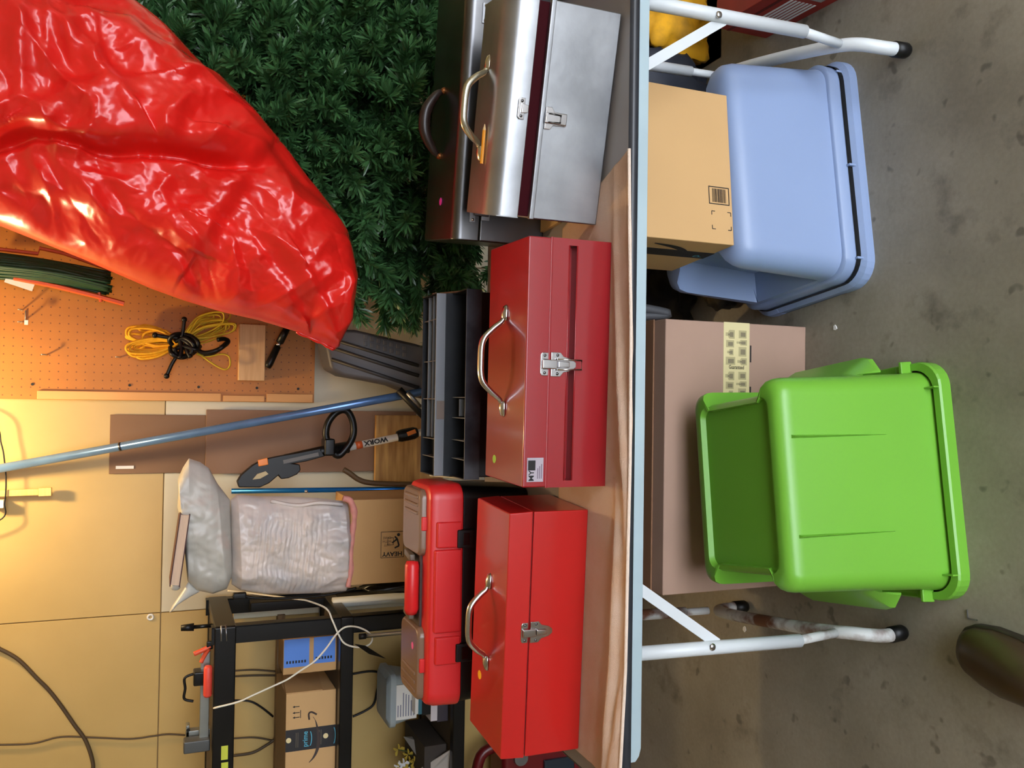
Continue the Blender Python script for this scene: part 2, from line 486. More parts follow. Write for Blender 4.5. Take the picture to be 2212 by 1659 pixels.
def latch(root, x, z, k=1.0, bail=False, mat=None):
    """draw latch on the front plane y=0, seam at height z"""
    mat = mat or m_chrome
    def P(poly, y0, y1): return MB().prism([(x + a * k, z + b * k) for a, b in poly], (0, y0, 0), X_, Z_, (0, y1 - y0, 0))
    up = P([(-.020, .003), (-.008, .003), (-.008, .012), (.008, .012), (.008, .003), (.020, .003), (.020, .015), (.016, .018), (-.016, .018), (-.020, .015)], 0, -.003)
    lo = up.build('keeper_plate', mat, root, bevel=.0012, world=False)
    pl_ = P([(-.021, -.002), (.021, -.002), (.021, -.020), (.014, -.026), (.010, -.042), (.004, -.050), (-.004, -.050), (-.010, -.042), (-.014, -.026), (-.021, -.020)], 0, -.003)
    lp = pl_.build('latch_plate', mat, root, bevel=.0012, world=False)
    P([(-.008, .016), (.008, .016), (.008, -.012), (-.008, -.012)], -.003, -.009).build('draw_hook', mat, lp, bevel=.002, world=False)
    P([(-.006, -.014), (.006, -.014), (.005, -.036), (-.005, -.036)], -.003, -.008).build('lever', mat, lp, bevel=.002, world=False)
    for a, b in ((-.015, .010), (.015, .010), (-.016, -.014), (.016, -.014)):
        MB().sphere((x + a * k, -.003, z + b * k), .0028 * k, 8, 6, (1, .6, 1)).build('rivet', m_steel_dk, lp if b < 0 else lo, smooth=True, world=False)
    if bail:
        MB().tube([(x - .009 * k, -.008, z - .012 * k), (x - .008 * k, -.009, z - .058 * k), (x + .008 * k, -.009, z - .058 * k), (x + .009 * k, -.008, z - .012 * k)], .0016 * k, 8).build('bail_wire', mat, lp, smooth=True, world=False)


def dot(root, x, y, z, r, mat, n=(0, 0, 1)):
    poly = [(r * math.cos(2 * math.pi * i / 24), r * math.sin(2 * math.pi * i / 24)) for i in range(24)]
    return MB().prism(poly, (x, y, z), X_, Y_, (0, 0, .0006)).build('sticker', mat, root, world=False)


# left: flat red box
loc, rz, W1 = frame2(at(1250, 1618, z=TB), at(1271, 1101, z=TB))
t1 = thing('tool_box', 'plain bright red metal tool box with a yellow dot and chrome latch', 'tool box', loc, rz)
H1, D1 = .174, .190
MB().hexa([(0, 0, 0), (W1, 0, 0), (W1, D1, 0), (0, D1, 0), (.0, .001, .121), (W1, .001, .121), (W1, D1, .121), (0, D1, .121)]).build('body', m_red, t1, bevel=.0025, world=False)
MB().box((.004, .005, .118), (W1 - .004, D1 - .004, .128)).build('inner_rim', M('dark_red_inside', (70, 8, 10), .6), t1, world=False)
MB().hexa([(-.001, -.0015, .1235), (W1 + .001, -.0015, .1235), (W1 + .001, D1, .1235), (-.001, D1, .1235), (.002, .001, H1), (W1 - .002, .001, H1), (W1 - .003, D1, H1), (.003, D1, H1)]).build('lid', m_red, t1, bevel=.003, world=False)
tb_handle(t1, W1 * .505, D1 * .50, H1, .175, .046, .0062, .1)
latch(t1, W1 * .512, .123, 1.02)
dot(t1, W1 * .25, D1 * .72, H1, .0095, M('yellow_sticker', (250, 190, 20), .5))

# middle: dark red box with a groove
loc, rz, W2 = frame2(at(1307, 1050, z=TB), at(1321, 524, z=TB))
t2 = thing('tool_box', 'deep red metal tool box with a front groove and green dot at table centre', 'tool box', loc, rz)
H2, D2 = .178, .205
GZ0, GZ1, SE = .074, .0915, .128
b2 = MB().box((0, .026, 0), (W2, D2, SE - .001)).box((0, 0, 0), (W2, .0265, GZ0)).box((0, 0, GZ1), (W2, .0265, SE - .001)).box((0, 0, GZ0), (.013, .0265, GZ1)).box((W2 - .013, 0, GZ0), (W2, .0265, GZ1))
b2.build('body', m_red2, t2, world=False)
for zz in (GZ0, GZ1):
    MB().tube([(.013, .0005, zz), (W2 - .013, .0005, zz)], .0016, 8).build('groove_lip', m_red2, t2, smooth=True, world=False)
MB().box((0.001, -.001, SE), (W2 - .001, D2, H2)).build('lid', m_red2, t2, bevel=.003, world=False)
MB().box((-.0005, -.002, SE - .001), (W2 + .0005, .002, SE + .0035)).build('lid_bead', m_red2, t2, bevel=.001, world=False)
tb_handle(t2, W2 * .505, D2 * .52, H2, .195, .052, .0058, .0, flat=1.25)
latch(t2, W2 * .493, SE, 1.12, True)
dot(t2, W2 * .085, D2 * .74, H2, .0085, M('green_sticker', (150, 205, 60), .5))
lb = MB().box((.012, -.0022, SE + .008), (.058, -.001, SE + .042)).build('label_sticker', M('label_silver', (176, 166, 176), .4, var=.1), t2, world=False)
text_mb('MY', .015, (.0235, -.0023, SE + .0325), X_, Z_, .0004, bold=.02).build('print', m_ink, lb, world=False)
MB().box((.034, -.003, SE + .025), (.053, -.0023, SE + .040)).build('print_block', m_ink, lb, world=False)
for k in range(3):
    MB().box((.018, -.003, SE + .011 + k * .004), (.046 - .004 * k, -.0023, SE + .0125 + k * .004)).build('print_line', M('grey_ink', (120, 104, 120), .6), lb, world=False)

# right front: silver tool box with its lid ajar
loc, rz, W3 = frame2(at(1288, 487, z=TB), at(1344, 29, z=TB))
t3 = thing('tool_box', 'bare silver steel tool box with lid ajar showing dark maroon inside', 'tool box', loc, rz)
H3, D3 = .150, .185
MB().box((0, 0, 0), (W3, D3, H3 - .006)).build('body', m_steel, t3, bevel=.003, world=False)
MB().box((-.001, -.001, H3 - .010), (W3 + .001, .010, H3)).build('body_rim', m_steel, t3, bevel=.0015, world=False)
MB().box((.004, .011, H3 - .004), (W3 - .004, D3 - .004, H3 + .022)).build('maroon_liner', M('maroon_paint', (50, 2, 10), .7, spec=.1), t3, world=False)
prof = [(.0, .174), (.0, .205), (.006, .218), (.020, .231), (.040, .237), (D3 - .03, .229), (D3 - .012, .222), (D3, .206), (D3, .152), (D3 - .004, .152), (D3 - .006, .19), (.01, .20), (.004, .174)]
MB().prism(prof, (-.001, 0, 0), Y_, Z_, (W3 + .002, 0, 0)).build('lid', m_steel, t3, bevel=.0015, world=False)
for xx in (-.0012, W3 - .0008):
    MB().prism([(.0, .174), (.0, .205), (.006, .218), (.020, .231), (.040, .237), (D3 - .03, .229), (D3, .206), (D3, .152)], (xx, 0, 0), Y_, Z_, (.002, 0, 0)).build('lid_end', m_steel, t3, world=False)
tb_handle(t3, W3 * .5, D3 * .50, .231, .175, .050, .0068, .35, M('brass_chrome', (208, 204, 188), .25, 1.0))
hp = MB().prism([(-.020, 0), (.020, 0), (.020, .010), (.016, .014), (-.016, .014), (-.020, .010)], (W3 * .50, -.001, .184), X_, Z_, (0, -.003, 0)).build('keeper_plate', m_chrome, t3, bevel=.001, world=False)
MB().prism([(-.007, -.006), (.007, -.006), (.009, .008), (-.009, .008)], (W3 * .5, -.003, .184), X_, Z_, (0, -.005, 0)).build('keeper_hook', m_chrome, hp, bevel=.001, world=False)
for s in (-1, 1): MB().sphere((W3 * .5 + s * .014, -.004, .191), .003, 8, 6, (1, .6, 1)).build('rivet', m_steel_dk, hp, smooth=True, world=False)
lp3 = MB().prism([(-.021, .0), (.021, .0), (.021, -.013), (.013, -.018), (.012, -.046), (-.012, -.046), (-.013, -.018), (-.021, -.013)], (W3 * .475, -.001, H3 - .010), X_, Z_, (0, -.003, 0)).build('latch_plate', m_chrome, t3, bevel=.001, world=False)
MB().prism([(-.010, .002), (.010, .002), (.011, -.044), (-.011, -.044)], (W3 * .475, -.004, H3 - .010), X_, Z_, (0, -.006, 0)).build('lever', m_chrome, lp3, bevel=.002, world=False)
MB().tube([(W3 * .475 - .008, -.011, H3 - .014), (W3 * .475 - .007, -.012, H3 - .040), (W3 * .475 + .007, -.012, H3 - .040), (W3 * .475 + .008, -.011, H3 - .014)], .0014, 8).build('bail_wire', m_steel_dk, lp3, smooth=True, world=False)
# pencil on its lid
M3 = XF[t3.name]
pa, pb = M3 @ Vector((W3 * .235, .055, .2405)), M3 @ Vector((W3 * .42, .058, .2405))
pn = thing('pencil', 'orange wooden pencil lying on the silver tool box lid', 'pencil', tuple(pa))
MB().tube([pa, pa.lerp(pb, .85)], .0035, 6).build('shaft', M('orange_paint', (214, 136, 20), .4), pn)
MB().tube([pa.lerp(pb, .85), pb], [.0035, .0006], 6).build('tip', M('pencil_wood', (206, 170, 120), .6), pn)

# right rear: large grey case
a_, b_ = at(1172, 515, z=TZ), at(1226, -20, z=TZ)
fl = at(980, 517, z=.962); fr = at(1012, 0, z=.962)
d_ = (fr - fl); rz4 = math.atan2(d_.y, d_.x); W4 = d_.length + .06
t4 = thing('tool_case', 'long dull grey steel case with dark leather handle behind the silver tool box', 'tool case', (fl.x, fl.y, TZ + .0005), rz4)
H4, D4, Sm = .222, .235, .160
MB().box((0, 0, 0), (W4, D4, Sm - .001)).build('body', m_steel_dk, t4, bevel=.004, world=False)
pr4 = [(0, Sm), (0, H4 - .022), (.004, H4 - .010), (.011, H4 - .003), (.022, H4), (D4 - .02, H4 + .004), (D4 - .006, H4 - .004), (D4, H4 - .02), (D4, Sm)]
MB().prism(pr4, (0, 0, 0), Y_, Z_, (W4, 0, 0)).build('lid', m_steel_dk, t4, bevel=.003, world=False, bseg=3)
m_leath = M('dark_leather', (44, 30, 26), .35, var=.3, vscale=30)
cx4 = W4 * .47
hp4 = smoothpath([(cx4 - .075, D4 * .55, H4 + .004), (cx4 - .062, D4 * .54, H4 + .022), (cx4 - .03, D4 * .53, H4 + .042), (cx4, D4 * .53, H4 + .047), (cx4 + .03, D4 * .53, H4 + .042), (cx4 + .062, D4 * .54, H4 + .022), (cx4 + .075, D4 * .55, H4 + .004)], 6)
h4 = MB().tube(hp4, [.005 + .009 * math.sin(math.pi * i / (len(hp4) - 1)) for i in range(len(hp4))], 10).build('handle', m_leath, t4, smooth=True, world=False)
for s in (0, -1):
    MB().tube([hp4[s] - Vector((0, .008, 0)), hp4[s] + Vector((0, .008, 0))], .007, 10).build('handle_ring', M('worn_brass', (150, 92, 50), .4, .8), h4, smooth=True, world=False)
for kx in (.11, .86):
    x0 = W4 * kx
    q = MB().box((x0 - .022, -.003, Sm + .012), (x0 + .022, .001, Sm + .026)).box((x0 - .016, -.004, Sm - .022), (x0 + .016, .001, Sm - .002)).build('latch', m_steel, t4, bevel=.001, world=False)
    MB().box((x0 - .007, -.012, Sm - .018), (x0 + .007, -.003, Sm + .018)).build('latch_lever', m_steel_dk, q, bevel=.002, world=False)
    for s in (-1, 1): MB().sphere((x0 + s * .016, -.004, Sm + .019), .004, 8, 6, (1, .6, 1)).build('rivet', m_chrome, q, smooth=True, world=False)
MB().box((cx4 - .01, -.003, Sm - .02), (cx4 + .01, .001, Sm + .012)).build('lock', m_steel, t4, bevel=.001, world=False)
dot(t4, W4 * .155, D4 * .44, H4 + .0022, .009, M('pink_sticker', (236, 60, 190), .5))
# kraft pad under its corner
tag(MB().prism([(.40, .313), (.475, .305), (.478, .405), (.395, .41)], (0, 0, TZ + .0005), X_, Y_, (0, 0, .010)).build('kraft_pad', M('kraft', (198, 160, 104), .8, var=.1), bevel=.001),
    'flat piece of tan cardboard between the silver box and the deep red box', 'cardboard')
# blue thing peeking out at the far right of the table
bp_ = at(1250, -8, z=TZ)
bx = thing('parts_box', 'navy blue plastic box just showing behind the silver tool box', 'plastic box', (bp_.x + .09, bp_.y + .07, TZ + .0005))
m_navy = M('navy_plastic', (18, 30, 128), .4, var=.1)
c = Vector((bp_.x + .09, bp_.y + .07, TZ + .0005))
MB().box(c + Vector((-.06, -.06, 0)), c + Vector((.12, .05, .085))).build('body', m_navy, bx, bevel=.006)
MB().box(c + Vector((-.064, -.064, .085)), c + Vector((.124, .054, .098))).build('lid', m_navy, bx, bevel=.004)

# ------------------------------------------------------------------ black tool chest with open stepped trays (behind the middle box)
ty = .435
tl, tr_ = at(1035, 1036, y=ty), at(1035, 625, y=ty)
TXL, TXR = tl.x, tr_.x
t5 = thing('tool_chest', 'black metal tool chest with two open grey stepped trays behind the deep red box', 'tool chest', ((TXL + TXR) / 2, ty + .1, TZ + .0005))
zb = tl.z                      # bottom of lower tray front
m_traygrey = M('tray_grey', (112, 114, 118), .38, .35, var=.12, vscale=8)
m_traydark = M('tray_black', (30, 32, 36), .35, .3, var=.35, vscale=18)
MB().box((TXL + .004, ty + .012, TZ + .0005), (TXR - .004, ty + .235, zb)).build('base_body', m_black, t5, bevel=.003)
z1 = at(1005, 830, y=ty).z


def tray(y0, y1, z0, z1, dividers, longs, frontmat, nm):
    t = .0022
    b = MB().box((TXL, y0, z0), (TXR, y1, z0 + t)).box((TXL, y1 - t, z0), (TXR, y1, z1 if nm == 'upper_tray' else zU0 + .006)).box((TXL, y0, z0), (TXL + t, y1, z1)).box((TXR - t, y0, z0), (TXR, y1, z1))
    o = b.build(nm, m_traydark, t5)
    MB().box((TXL, y0 - .001, z0), (TXR, y0 + t, z1)).build('tray_front', frontmat, o, bevel=.001)
    for d in dividers:
        x = TXL + (TXR - TXL) * d
        MB().box((x - .001, y0 + t, z0), (x + .001, y1 - t, z1 - .004)).build('divider', m_traygrey, o)
    for (a, b_, yy) in longs:
        MB().box((TXL + (TXR - TXL) * a, yy - .001, z0), (TXL + (TXR - TXL) * b_, yy + .001, z1 - .003)).build('divider', m_traygrey, o)
    return o


ymid = .545
zU0 = at(965, 830, y=ymid).z; zU1 = at(940, 830, y=ymid).z
tray(ty, ymid - .003, zb, z1, (.10, .20, .32, .43), ((.33, .42, ty + .05),), M('tray_front_worn', (66, 68, 74), .3, .5, rgb2=(30, 31, 34), vscale=14), 'lower_tray')
tray(ymid, ymid + .115, zU0, zU1, (.10, .20, .42, .63, .86), ((.21, .99, ymid + .036), (.21, .99, ymid + .074)), m_traygrey, 'upper_tray')
xm = TXL + (TXR - TXL) * .36
MB().box((xm - .022, ymid - .0025, zU0 + .003), (xm + .022, ymid - .001, zU1 - .004)).build('label_plate', M('brown_label', (104, 88, 78), .5, var=.2), t5)
for s in (TXL - .004, TXR + .001):
    MB().bar((s + .0015, ty + .05, zb + .01), (s + .0015, ymid + .05, zU0 + .02), .003, .012, (0, 0, 1)).build('link_arm', m_steel_dk, t5)

# ------------------------------------------------------------------ red plastic tool box with smoked organiser lids (behind left box)
py0 = .47
pL, pR = at(990, 1530, y=py0), at(985, 1046, y=py0)
zs = at(999, 1300, y=py0).z
zt = at(926, 1300, y=py0).z
PX0, PX1 = pL.x, pR.x
t6 = thing('tool_box', 'red plastic tool box with smoked organiser lids behind the plain red box', 'tool box', ((PX0 + PX1) / 2, py0 + .1, TZ + .0005))
m_redp = M('red_plastic', (206, 34, 36), .35, var=.04, vscale=4)
m_smoke = M('smoked_plastic', (128, 100, 80), .25, var=.1, alpha=.95)
PD = .20
cxp = (PX0 + PX1) / 2; wp = PX1 - PX0


def ring6(w, d, r, z, y0=py0):
    return [Vector((cxp + a, y0 + PD / 2 + b, z)) for a, b in rrect(w, d, r, 6)]


MB().loft([ring6(wp - .03, PD - .02, .025, TZ + .0005), ring6(wp - .012, PD - .006, .03, zs)]).build('base', m_black, t6, smooth=False, bevel=.002)
MB().loft([ring6(wp - .004, PD, .035, zs + .001), ring6(wp, PD, .035, zs + .006), ring6(wp - .003, PD - .004, .035, zt - .022), ring6(wp - .012, PD - .016, .032, zt - .006), ring6(wp - .03, PD - .034, .03, zt)]).build('lid', m_redp, t6, bevel=.002, bseg=2)


def xp(py): return at(950, py, y=py0).x


# raised front panels
for a, b in ((1188, 1058), (1178, 1372), (1385, 1438), (1440, 1522)):
    pass
MB().box((xp(1368), py0 - .006, zs + .004), (xp(1188), py0 + .02, zt - .012)).build('centre_panel', m_redp, t6, bevel=.005)
for a, b in ((1436, 1376), (1184, 1128)):
    q = MB().box((xp(a), py0 - .008, zs + .006), (xp(b), py0 + .02, zt - .016)).build('latch_panel', m_redp, t6, bevel=.004)
for a in (1412, 1165):
    x = xp(a)
    q = MB().box((x - .021, py0 - .013, zs - .026), (x + .021, py0 + .004, zs + .018)).build('latch', m_black, t6, bevel=.003)
    MB().box((x - .014, py0 - .016, zs - .010), (x + .014, py0 - .012, zs + .006)).build('latch_clip', M('gloss_black', (14, 14, 15), .15), q, bevel=.001)
# smoked organiser lids
zo = max(zt + .015, at(889, 1430, y=py0 + .185).z)
for a, b in ((1508, 1352), (1200, 1056)):
    x0, x1 = at(905, a, y=py0 + .06).x, at(905, b, y=py0 + .06).x
    w = x1 - x0; c0 = (x0 + x1) / 2
    def rg(k, z): return [Vector((c0 + p, py0 + .108 + q_, z)) for p, q_ in rrect(w - k, PD - .045 - k, .022, 5)]
    o = MB().loft([rg(0, zt - .004), rg(0.002, zo - .006), rg(.010, zo)]).build('organiser_lid', m_smoke, t6, bevel=.002)
    for k in range(3):
        xx = x0 + (w * (.12 + .12 * k) if a > 1300 else w * (.88 - .12 * k))
        MB().box((xx - .004, py0 + .05, zo - .002), (xx + .004, py0 + .16, zo + .003)).build('rib', m_smoke, o, bevel=.002)
    MB().box((c0 - .016, py0 + .026, zt - .004), (c0 + .016, py0 + .036, zo - .004)).build('lid_tab', m_redp, o, bevel=.002)
ps = at(906, 1393, y=py0 + .075)
dot(t6, ps.x - cxp, py0 + .075 - (py0 + .1), zo + .0003 - TZ - .0005, .0085, M('pink_sticker2', (240, 100, 170), .5))
# fold-down carry handle
x0, x1 = xp(1336) + .0, xp(1222)
MB().box((x0 - .03, py0 + .055, zt - .002), (x1 + .03, py0 + .17, zt + .006)).build('handle_recess', M('recess_brown', (60, 40, 34), .6), t6, bevel=.002)
hb6 = MB().tube([(x0, py0 + .072, zt + .020), (x0 + .01, py0 + .07, zt + .021), (x1 - .01, py0 + .07, zt + .021), (x1, py0 + .072, zt + .020)], [.014, .017, .017, .014], 14).build('handle_grip', m_redp, t6, smooth=True)
for x, s in ((x0, -1), (x1, 1)):
    MB().bar((x + s * .008, py0 + .072, zt + .020), (x + s * .010, py0 + .15, zt + .012), .016, .014).build('handle_arm', M('smoke_arm', (92, 80, 66), .4), hb6, bevel=.003)

# ------------------------------------------------------------------ maroon power pack on the floor beyond the left end of the table
c = at(1130, 1650, y=1.40)
t7 = thing('power_pack', 'dark maroon power pack with badge and small screen beyond the table end', 'power pack', (c.x - .08, 1.47, 0))
m_mar = M('maroon_plastic', (104, 18, 22), .35, var=.2, vscale=6)
def pk(a, b, z): return Vector((c.x + a, b, z))
MB().box(pk(-.34, 1.41, 0), pk(.10, 1.56, .10)).build('base', m_black, t7, bevel=.008)
MB().hexa([pk(-.34, 1.40, .10), pk(.10, 1.40, .10), pk(.10, 1.57, .10), pk(-.34, 1.57, .10), pk(-.32, 1.42, .42), pk(.075, 1.42, .42), pk(.075, 1.56, .42), pk(-.32, 1.56, .42)]).build('shell', m_mar, t7, bevel=.02, bseg=3)
MB().box(pk(-.2, 1.395, .15), pk(-.0, 1.41, .27)).build('screen', M('dark_screen', (40, 50, 58), .2), t7, bevel=.004)
MB().tube([pk(.02, 1.42, .36), pk(.02, 1.395, .36)], .026, 20).build('badge', m_steel, t7, bevel=.002)
MB().tube(smoothpath([pk(-.28, 1.49, .41), pk(-.25, 1.49, .48), pk(-.12, 1.49, .50), pk(.01, 1.49, .48), pk(.04, 1.49, .41)], 5), .02, 10).build('carry_handle', m_mar, t7, smooth=True)

def tote_ring(W, D, inx, iny, z, r, notch=0.0, nb=(-.11, .11), n=7):
    w, d = W - 2 * inx, D - 2 * iny; P = []
    nb = (max(nb[0], -d / 2 + r + .004), min(nb[1], d / 2 - r - .004))
    k = min(1.0, notch / .02) * .014
    for ci, (cx, cy, a0) in enumerate(((w / 2 - r, d / 2 - r, 0), (-w / 2 + r, d / 2 - r, 90), (-w / 2 + r, -d / 2 + r, 180), (w / 2 - r, -d / 2 + r, 270))):
        for i in range(n + 1):
            a = R(a0 + 90 * i / n); P.append((cx + r * math.cos(a), cy + r * math.sin(a)))
        if ci == 1: P += [(-w / 2, nb[1]), (-w / 2 + notch * .5, nb[1] - .004), (-w / 2 + notch, nb[1] - k), (-w / 2 + notch, nb[0] + k), (-w / 2 + notch * .5, nb[0] + .004), (-w / 2, nb[0])]
        if ci == 3: P += [(w / 2, nb[0]), (w / 2 - notch * .5, nb[0] + .004), (w / 2 - notch, nb[0] + k), (w / 2 - notch, nb[1] - k), (w / 2 - notch * .5, nb[1] - .004), (w / 2, nb[1])]
    return [Vector((W / 2 + a, D / 2 + b, z)) for a, b in P]


# ------------------------------------------------------------------ green tote, upside down
gl, gr = at(2097, 1292, z=0), at(2044, 782, z=0)
d_ = gr - gl; rzg = math.atan2(d_.y, d_.x); GW = d_.length + .012
t8 = thing('storage_tote', 'lime green plastic tote standing upside down under the table front', 'storage tote', (gl.x - .006, gl.y - .004, 0), rzg)
GD, GH = .45, .402


def gring(inx, iny, z, r, notch=0.0): return tote_ring(GW, GD, inx, iny, z, r, notch, (-.115, .15))


gb = MB().loft([gring(.018, .022, .012, .045), gring(.022, .030, .06, .045), gring(.028, .046, .19, .042, .0), gring(.029, .048, .205, .042, .024), gring(.034, .066, .366, .038, .030), gring(.036, .069, .380, .036, .030), gring(.042, .076, .394, .034, .030), gring(.054, .088, GH, .030, .028),
                gring(.072, .104, GH - .001, .026, .010), gring(.078, .110, GH - .012, .024, .006)])
go = gb.build('body', m_green, t8, world=False, smooth=True)
md = go.modifiers.new('es', 'EDGE_SPLIT'); md.split_angle = R(50)
rim = MB()
def hollow(rings_out): pass
rim.loft([gring(.016, .016, .030, .05), gring(.002, .002, .030, .055), gring(0, 0, .026, .056), gring(0, 0, .001, .056), gring(.006, .006, 0, .052)], cap=False)
rim.build('rim', m_green, t8, world=False, smooth=False, solid=.003)
# grip lugs at both short ends, rim ribs, two pleats in the front
for s, x0 in ((-1, .0), (1, GW)):
    for yy in (.075, .215, .355):
        MB().hexa([Vector((x0 + s * a, b, z)) for a, b, z in ((-.020, yy - .004, .026), (.006, yy - .004, .026), (.006, yy + .004, .026), (-.020, yy + .004, .026), (-.030, yy - .004, .058), (.004, yy - .004, .058), (.004, yy + .004, .058), (-.030, yy + .004, .058))]).build('rim_tab', m_green, t8, bevel=.002, world=False)
    # hooded end grip: flush at its top edge, standing out at its lower edge
    hd = MB()
    def gp(a, b, z): return Vector((x0 + s * a, b, z))
    hd.loft([[gp(-.030, y_, .185), gp(-.026 + .010 * e, y_, .172), gp(-.014 + .034 * e, y_, .118), gp(-.014 + .036 * e, y_, .104), gp(-.018 + .034 * e, y_, .104), gp(-.024 + .006 * e, y_, .165)] for y_, e in ((.085, 0), (.105, .8), (.13, 1), (.34, 1), (.365, .8), (.385, 0))])
    hd.build('end_grip', m_green, t8, world=False, bevel=.0015)
for fx in (.29, .685):
    x = GW * fx
    MB().add([Vector(v) for v in ((x - .0035, .0675, .376), (x + .0035, .0675, .376), (x, .0575, .374), (x + .002, .0398, .150), (x + .001, .042, .150))], [(0, 1, 2), (0, 2, 3, 4), (1, 3, 2), (0, 4, 1), (1, 4, 3)]).build('front_pleat', m_green, t8, world=False)
for x in (.055, GW - .06):
    MB().box((x - .0015, .002, .006), (x + .0015, .034, .045)).build('rim_rib', m_green, t8, world=False)

# ------------------------------------------------------------------ blue-grey tote, upside down
bl, br = at(1893, 592, z=0), at(1846, 128, z=0)
d_ = br - bl; rzb = math.atan2(d_.y, d_.x); BW = d_.length + .035
t9 = thing('storage_tote', 'blue grey plastic tote standing upside down with a cardboard box on top', 'storage tote', (bl.x - .02, bl.y - .002, 0), rzb)
BD, BH = .42, .352


def bring(inx, iny, z, r, notch=0.0): return tote_ring(BW, BD, inx, iny, z, r, notch, (-.115, .115))


bo = MB().loft([bring(.014, .014, .018, .06), bring(.012, .012, .072, .06), bring(.016, .016, .076, .058), bring(.022, .022, .077, .055), bring(.024, .024, .092, .055), bring(.025, .026, .104, .055, .075), bring(.036, .040, .29, .052, .078), bring(.038, .043, .315, .05, .078), bring(.044, .050, .336, .045, .074), bring(.058, .064, .349, .04, .064), bring(.085, .09, BH, .034, .05)]).build('body', m_bluegrey, t9, world=False, smooth=True)
md = bo.modifiers.new('es', 'EDGE_SPLIT'); md.split_angle = R(50)
MB().loft([bring(.010, .010, .030, .062), bring(0, 0, .022, .066), bring(-.001, -.001, .010, .066), bring(-.001, -.001, 0, .066), bring(.01, .01, 0, .06)], cap=False).build('rim', m_bluegrey, t9, world=False, solid=.003)
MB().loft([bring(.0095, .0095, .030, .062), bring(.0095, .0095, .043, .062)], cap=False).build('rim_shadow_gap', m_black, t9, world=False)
for x, y in ((.02, .25), (.02, .17), (.06, .012), (.03, .05), (BW - .02, .06), (BW - .045, .02), (BW - .012, .12), (BW * .5, .0085)):
    MB().box((x - .0025, y - .006, .026), (x + .0025, y + .004, .046)).build('rim_rib', m_bluegrey, t9, world=False)
MT9 = XF[t9.name]

# ------------------------------------------------------------------ cardboard box with barcode on that tote
zb9 = BH + .0005
ca, cb = at(1586, 530, z=zb9), at(1570, 206, z=zb9)
d_ = cb - ca; CW = d_.length
t10 = thing('cardboard_box', 'tan cardboard box with barcode and swoosh tape standing on the blue grey tote', 'box', (ca.x, ca.y, zb9), math.atan2(d_.y, d_.x))
CH, CD = .24, .26
MB().box((0, 0, 0), (CW, CD, CH)).build('carton', m_card2, t10, bevel=.002, world=False)
bcx = CW * .315
fr_ = MB()
for a, b in (((-.021, .008), (.021, .010)), ((-.021, .062), (.021, .064)), ((-.021, .008), (-.019, .064)), ((.019, .008), (.021, .064))):
    fr_.box((bcx + a[0], -.0009, a[1]), (bcx + b[0], -.0003, b[1]))
fo = fr_.build('barcode_frame', m_ink, t10, world=False)
x = bcx - .0165
random.seed(3)
bars = MB(); zc = .018
while zc < .054:
    w = random.choice((.0006, .0009, .0015, .0006)); bars.box((bcx - .016, -.0009, zc), (bcx + .016, -.0003, zc + w)); zc += w + random.choice((.0006, .0010, .0014))
bars.build('barcode', m_ink, t10, world=False)
for sx, sz in ((-1, -1), (1, -1), (-1, 1), (1, 1)):
    cx_, cz_ = .055 + sx * .021, .032 + sz * .026
    MB().box((cx_ - (.0 if sx < 0 else .009), -.0009, cz_ - .0008), (cx_ + (.009 if sx < 0 else 0), -.0003, cz_ + .0008)).box((cx_ - .0008, -.0009, cz_ - (.009 if sz > 0 else 0)), (cx_ + .0008, -.0003, cz_ + (.009 if sz < 0 else 0))).build('corner_mark', m_ink, t10, world=False)
tp = MB().box((-.0009, .075, .0), (-.0003, .125, CH)).build('printed_tape', m_ink, t10, world=False)
sw = smoothpath([(-.0014, .035, .19), (-.0014, .05, .13), (-.0014, .075, .085), (-.0014, .10, .065)], 6)
MB().loft([[p + Vector((0, a, 0)) for a in (-.002 - .008 * math.sin(math.pi * i / (len(sw) - 1)), .002 + .008 * math.sin(math.pi * i / (len(sw) - 1)))] + [p + Vector((-.0004, a, 0)) for a in (.002, -.002)] for i, p in enumerate(sw)]).build('swoosh', m_ink, t10, world=False)
text_mb('p', .035, (-.001, .105, .035), -Y_, Z_, .0006).build('print', m_cyan, t10, world=False)

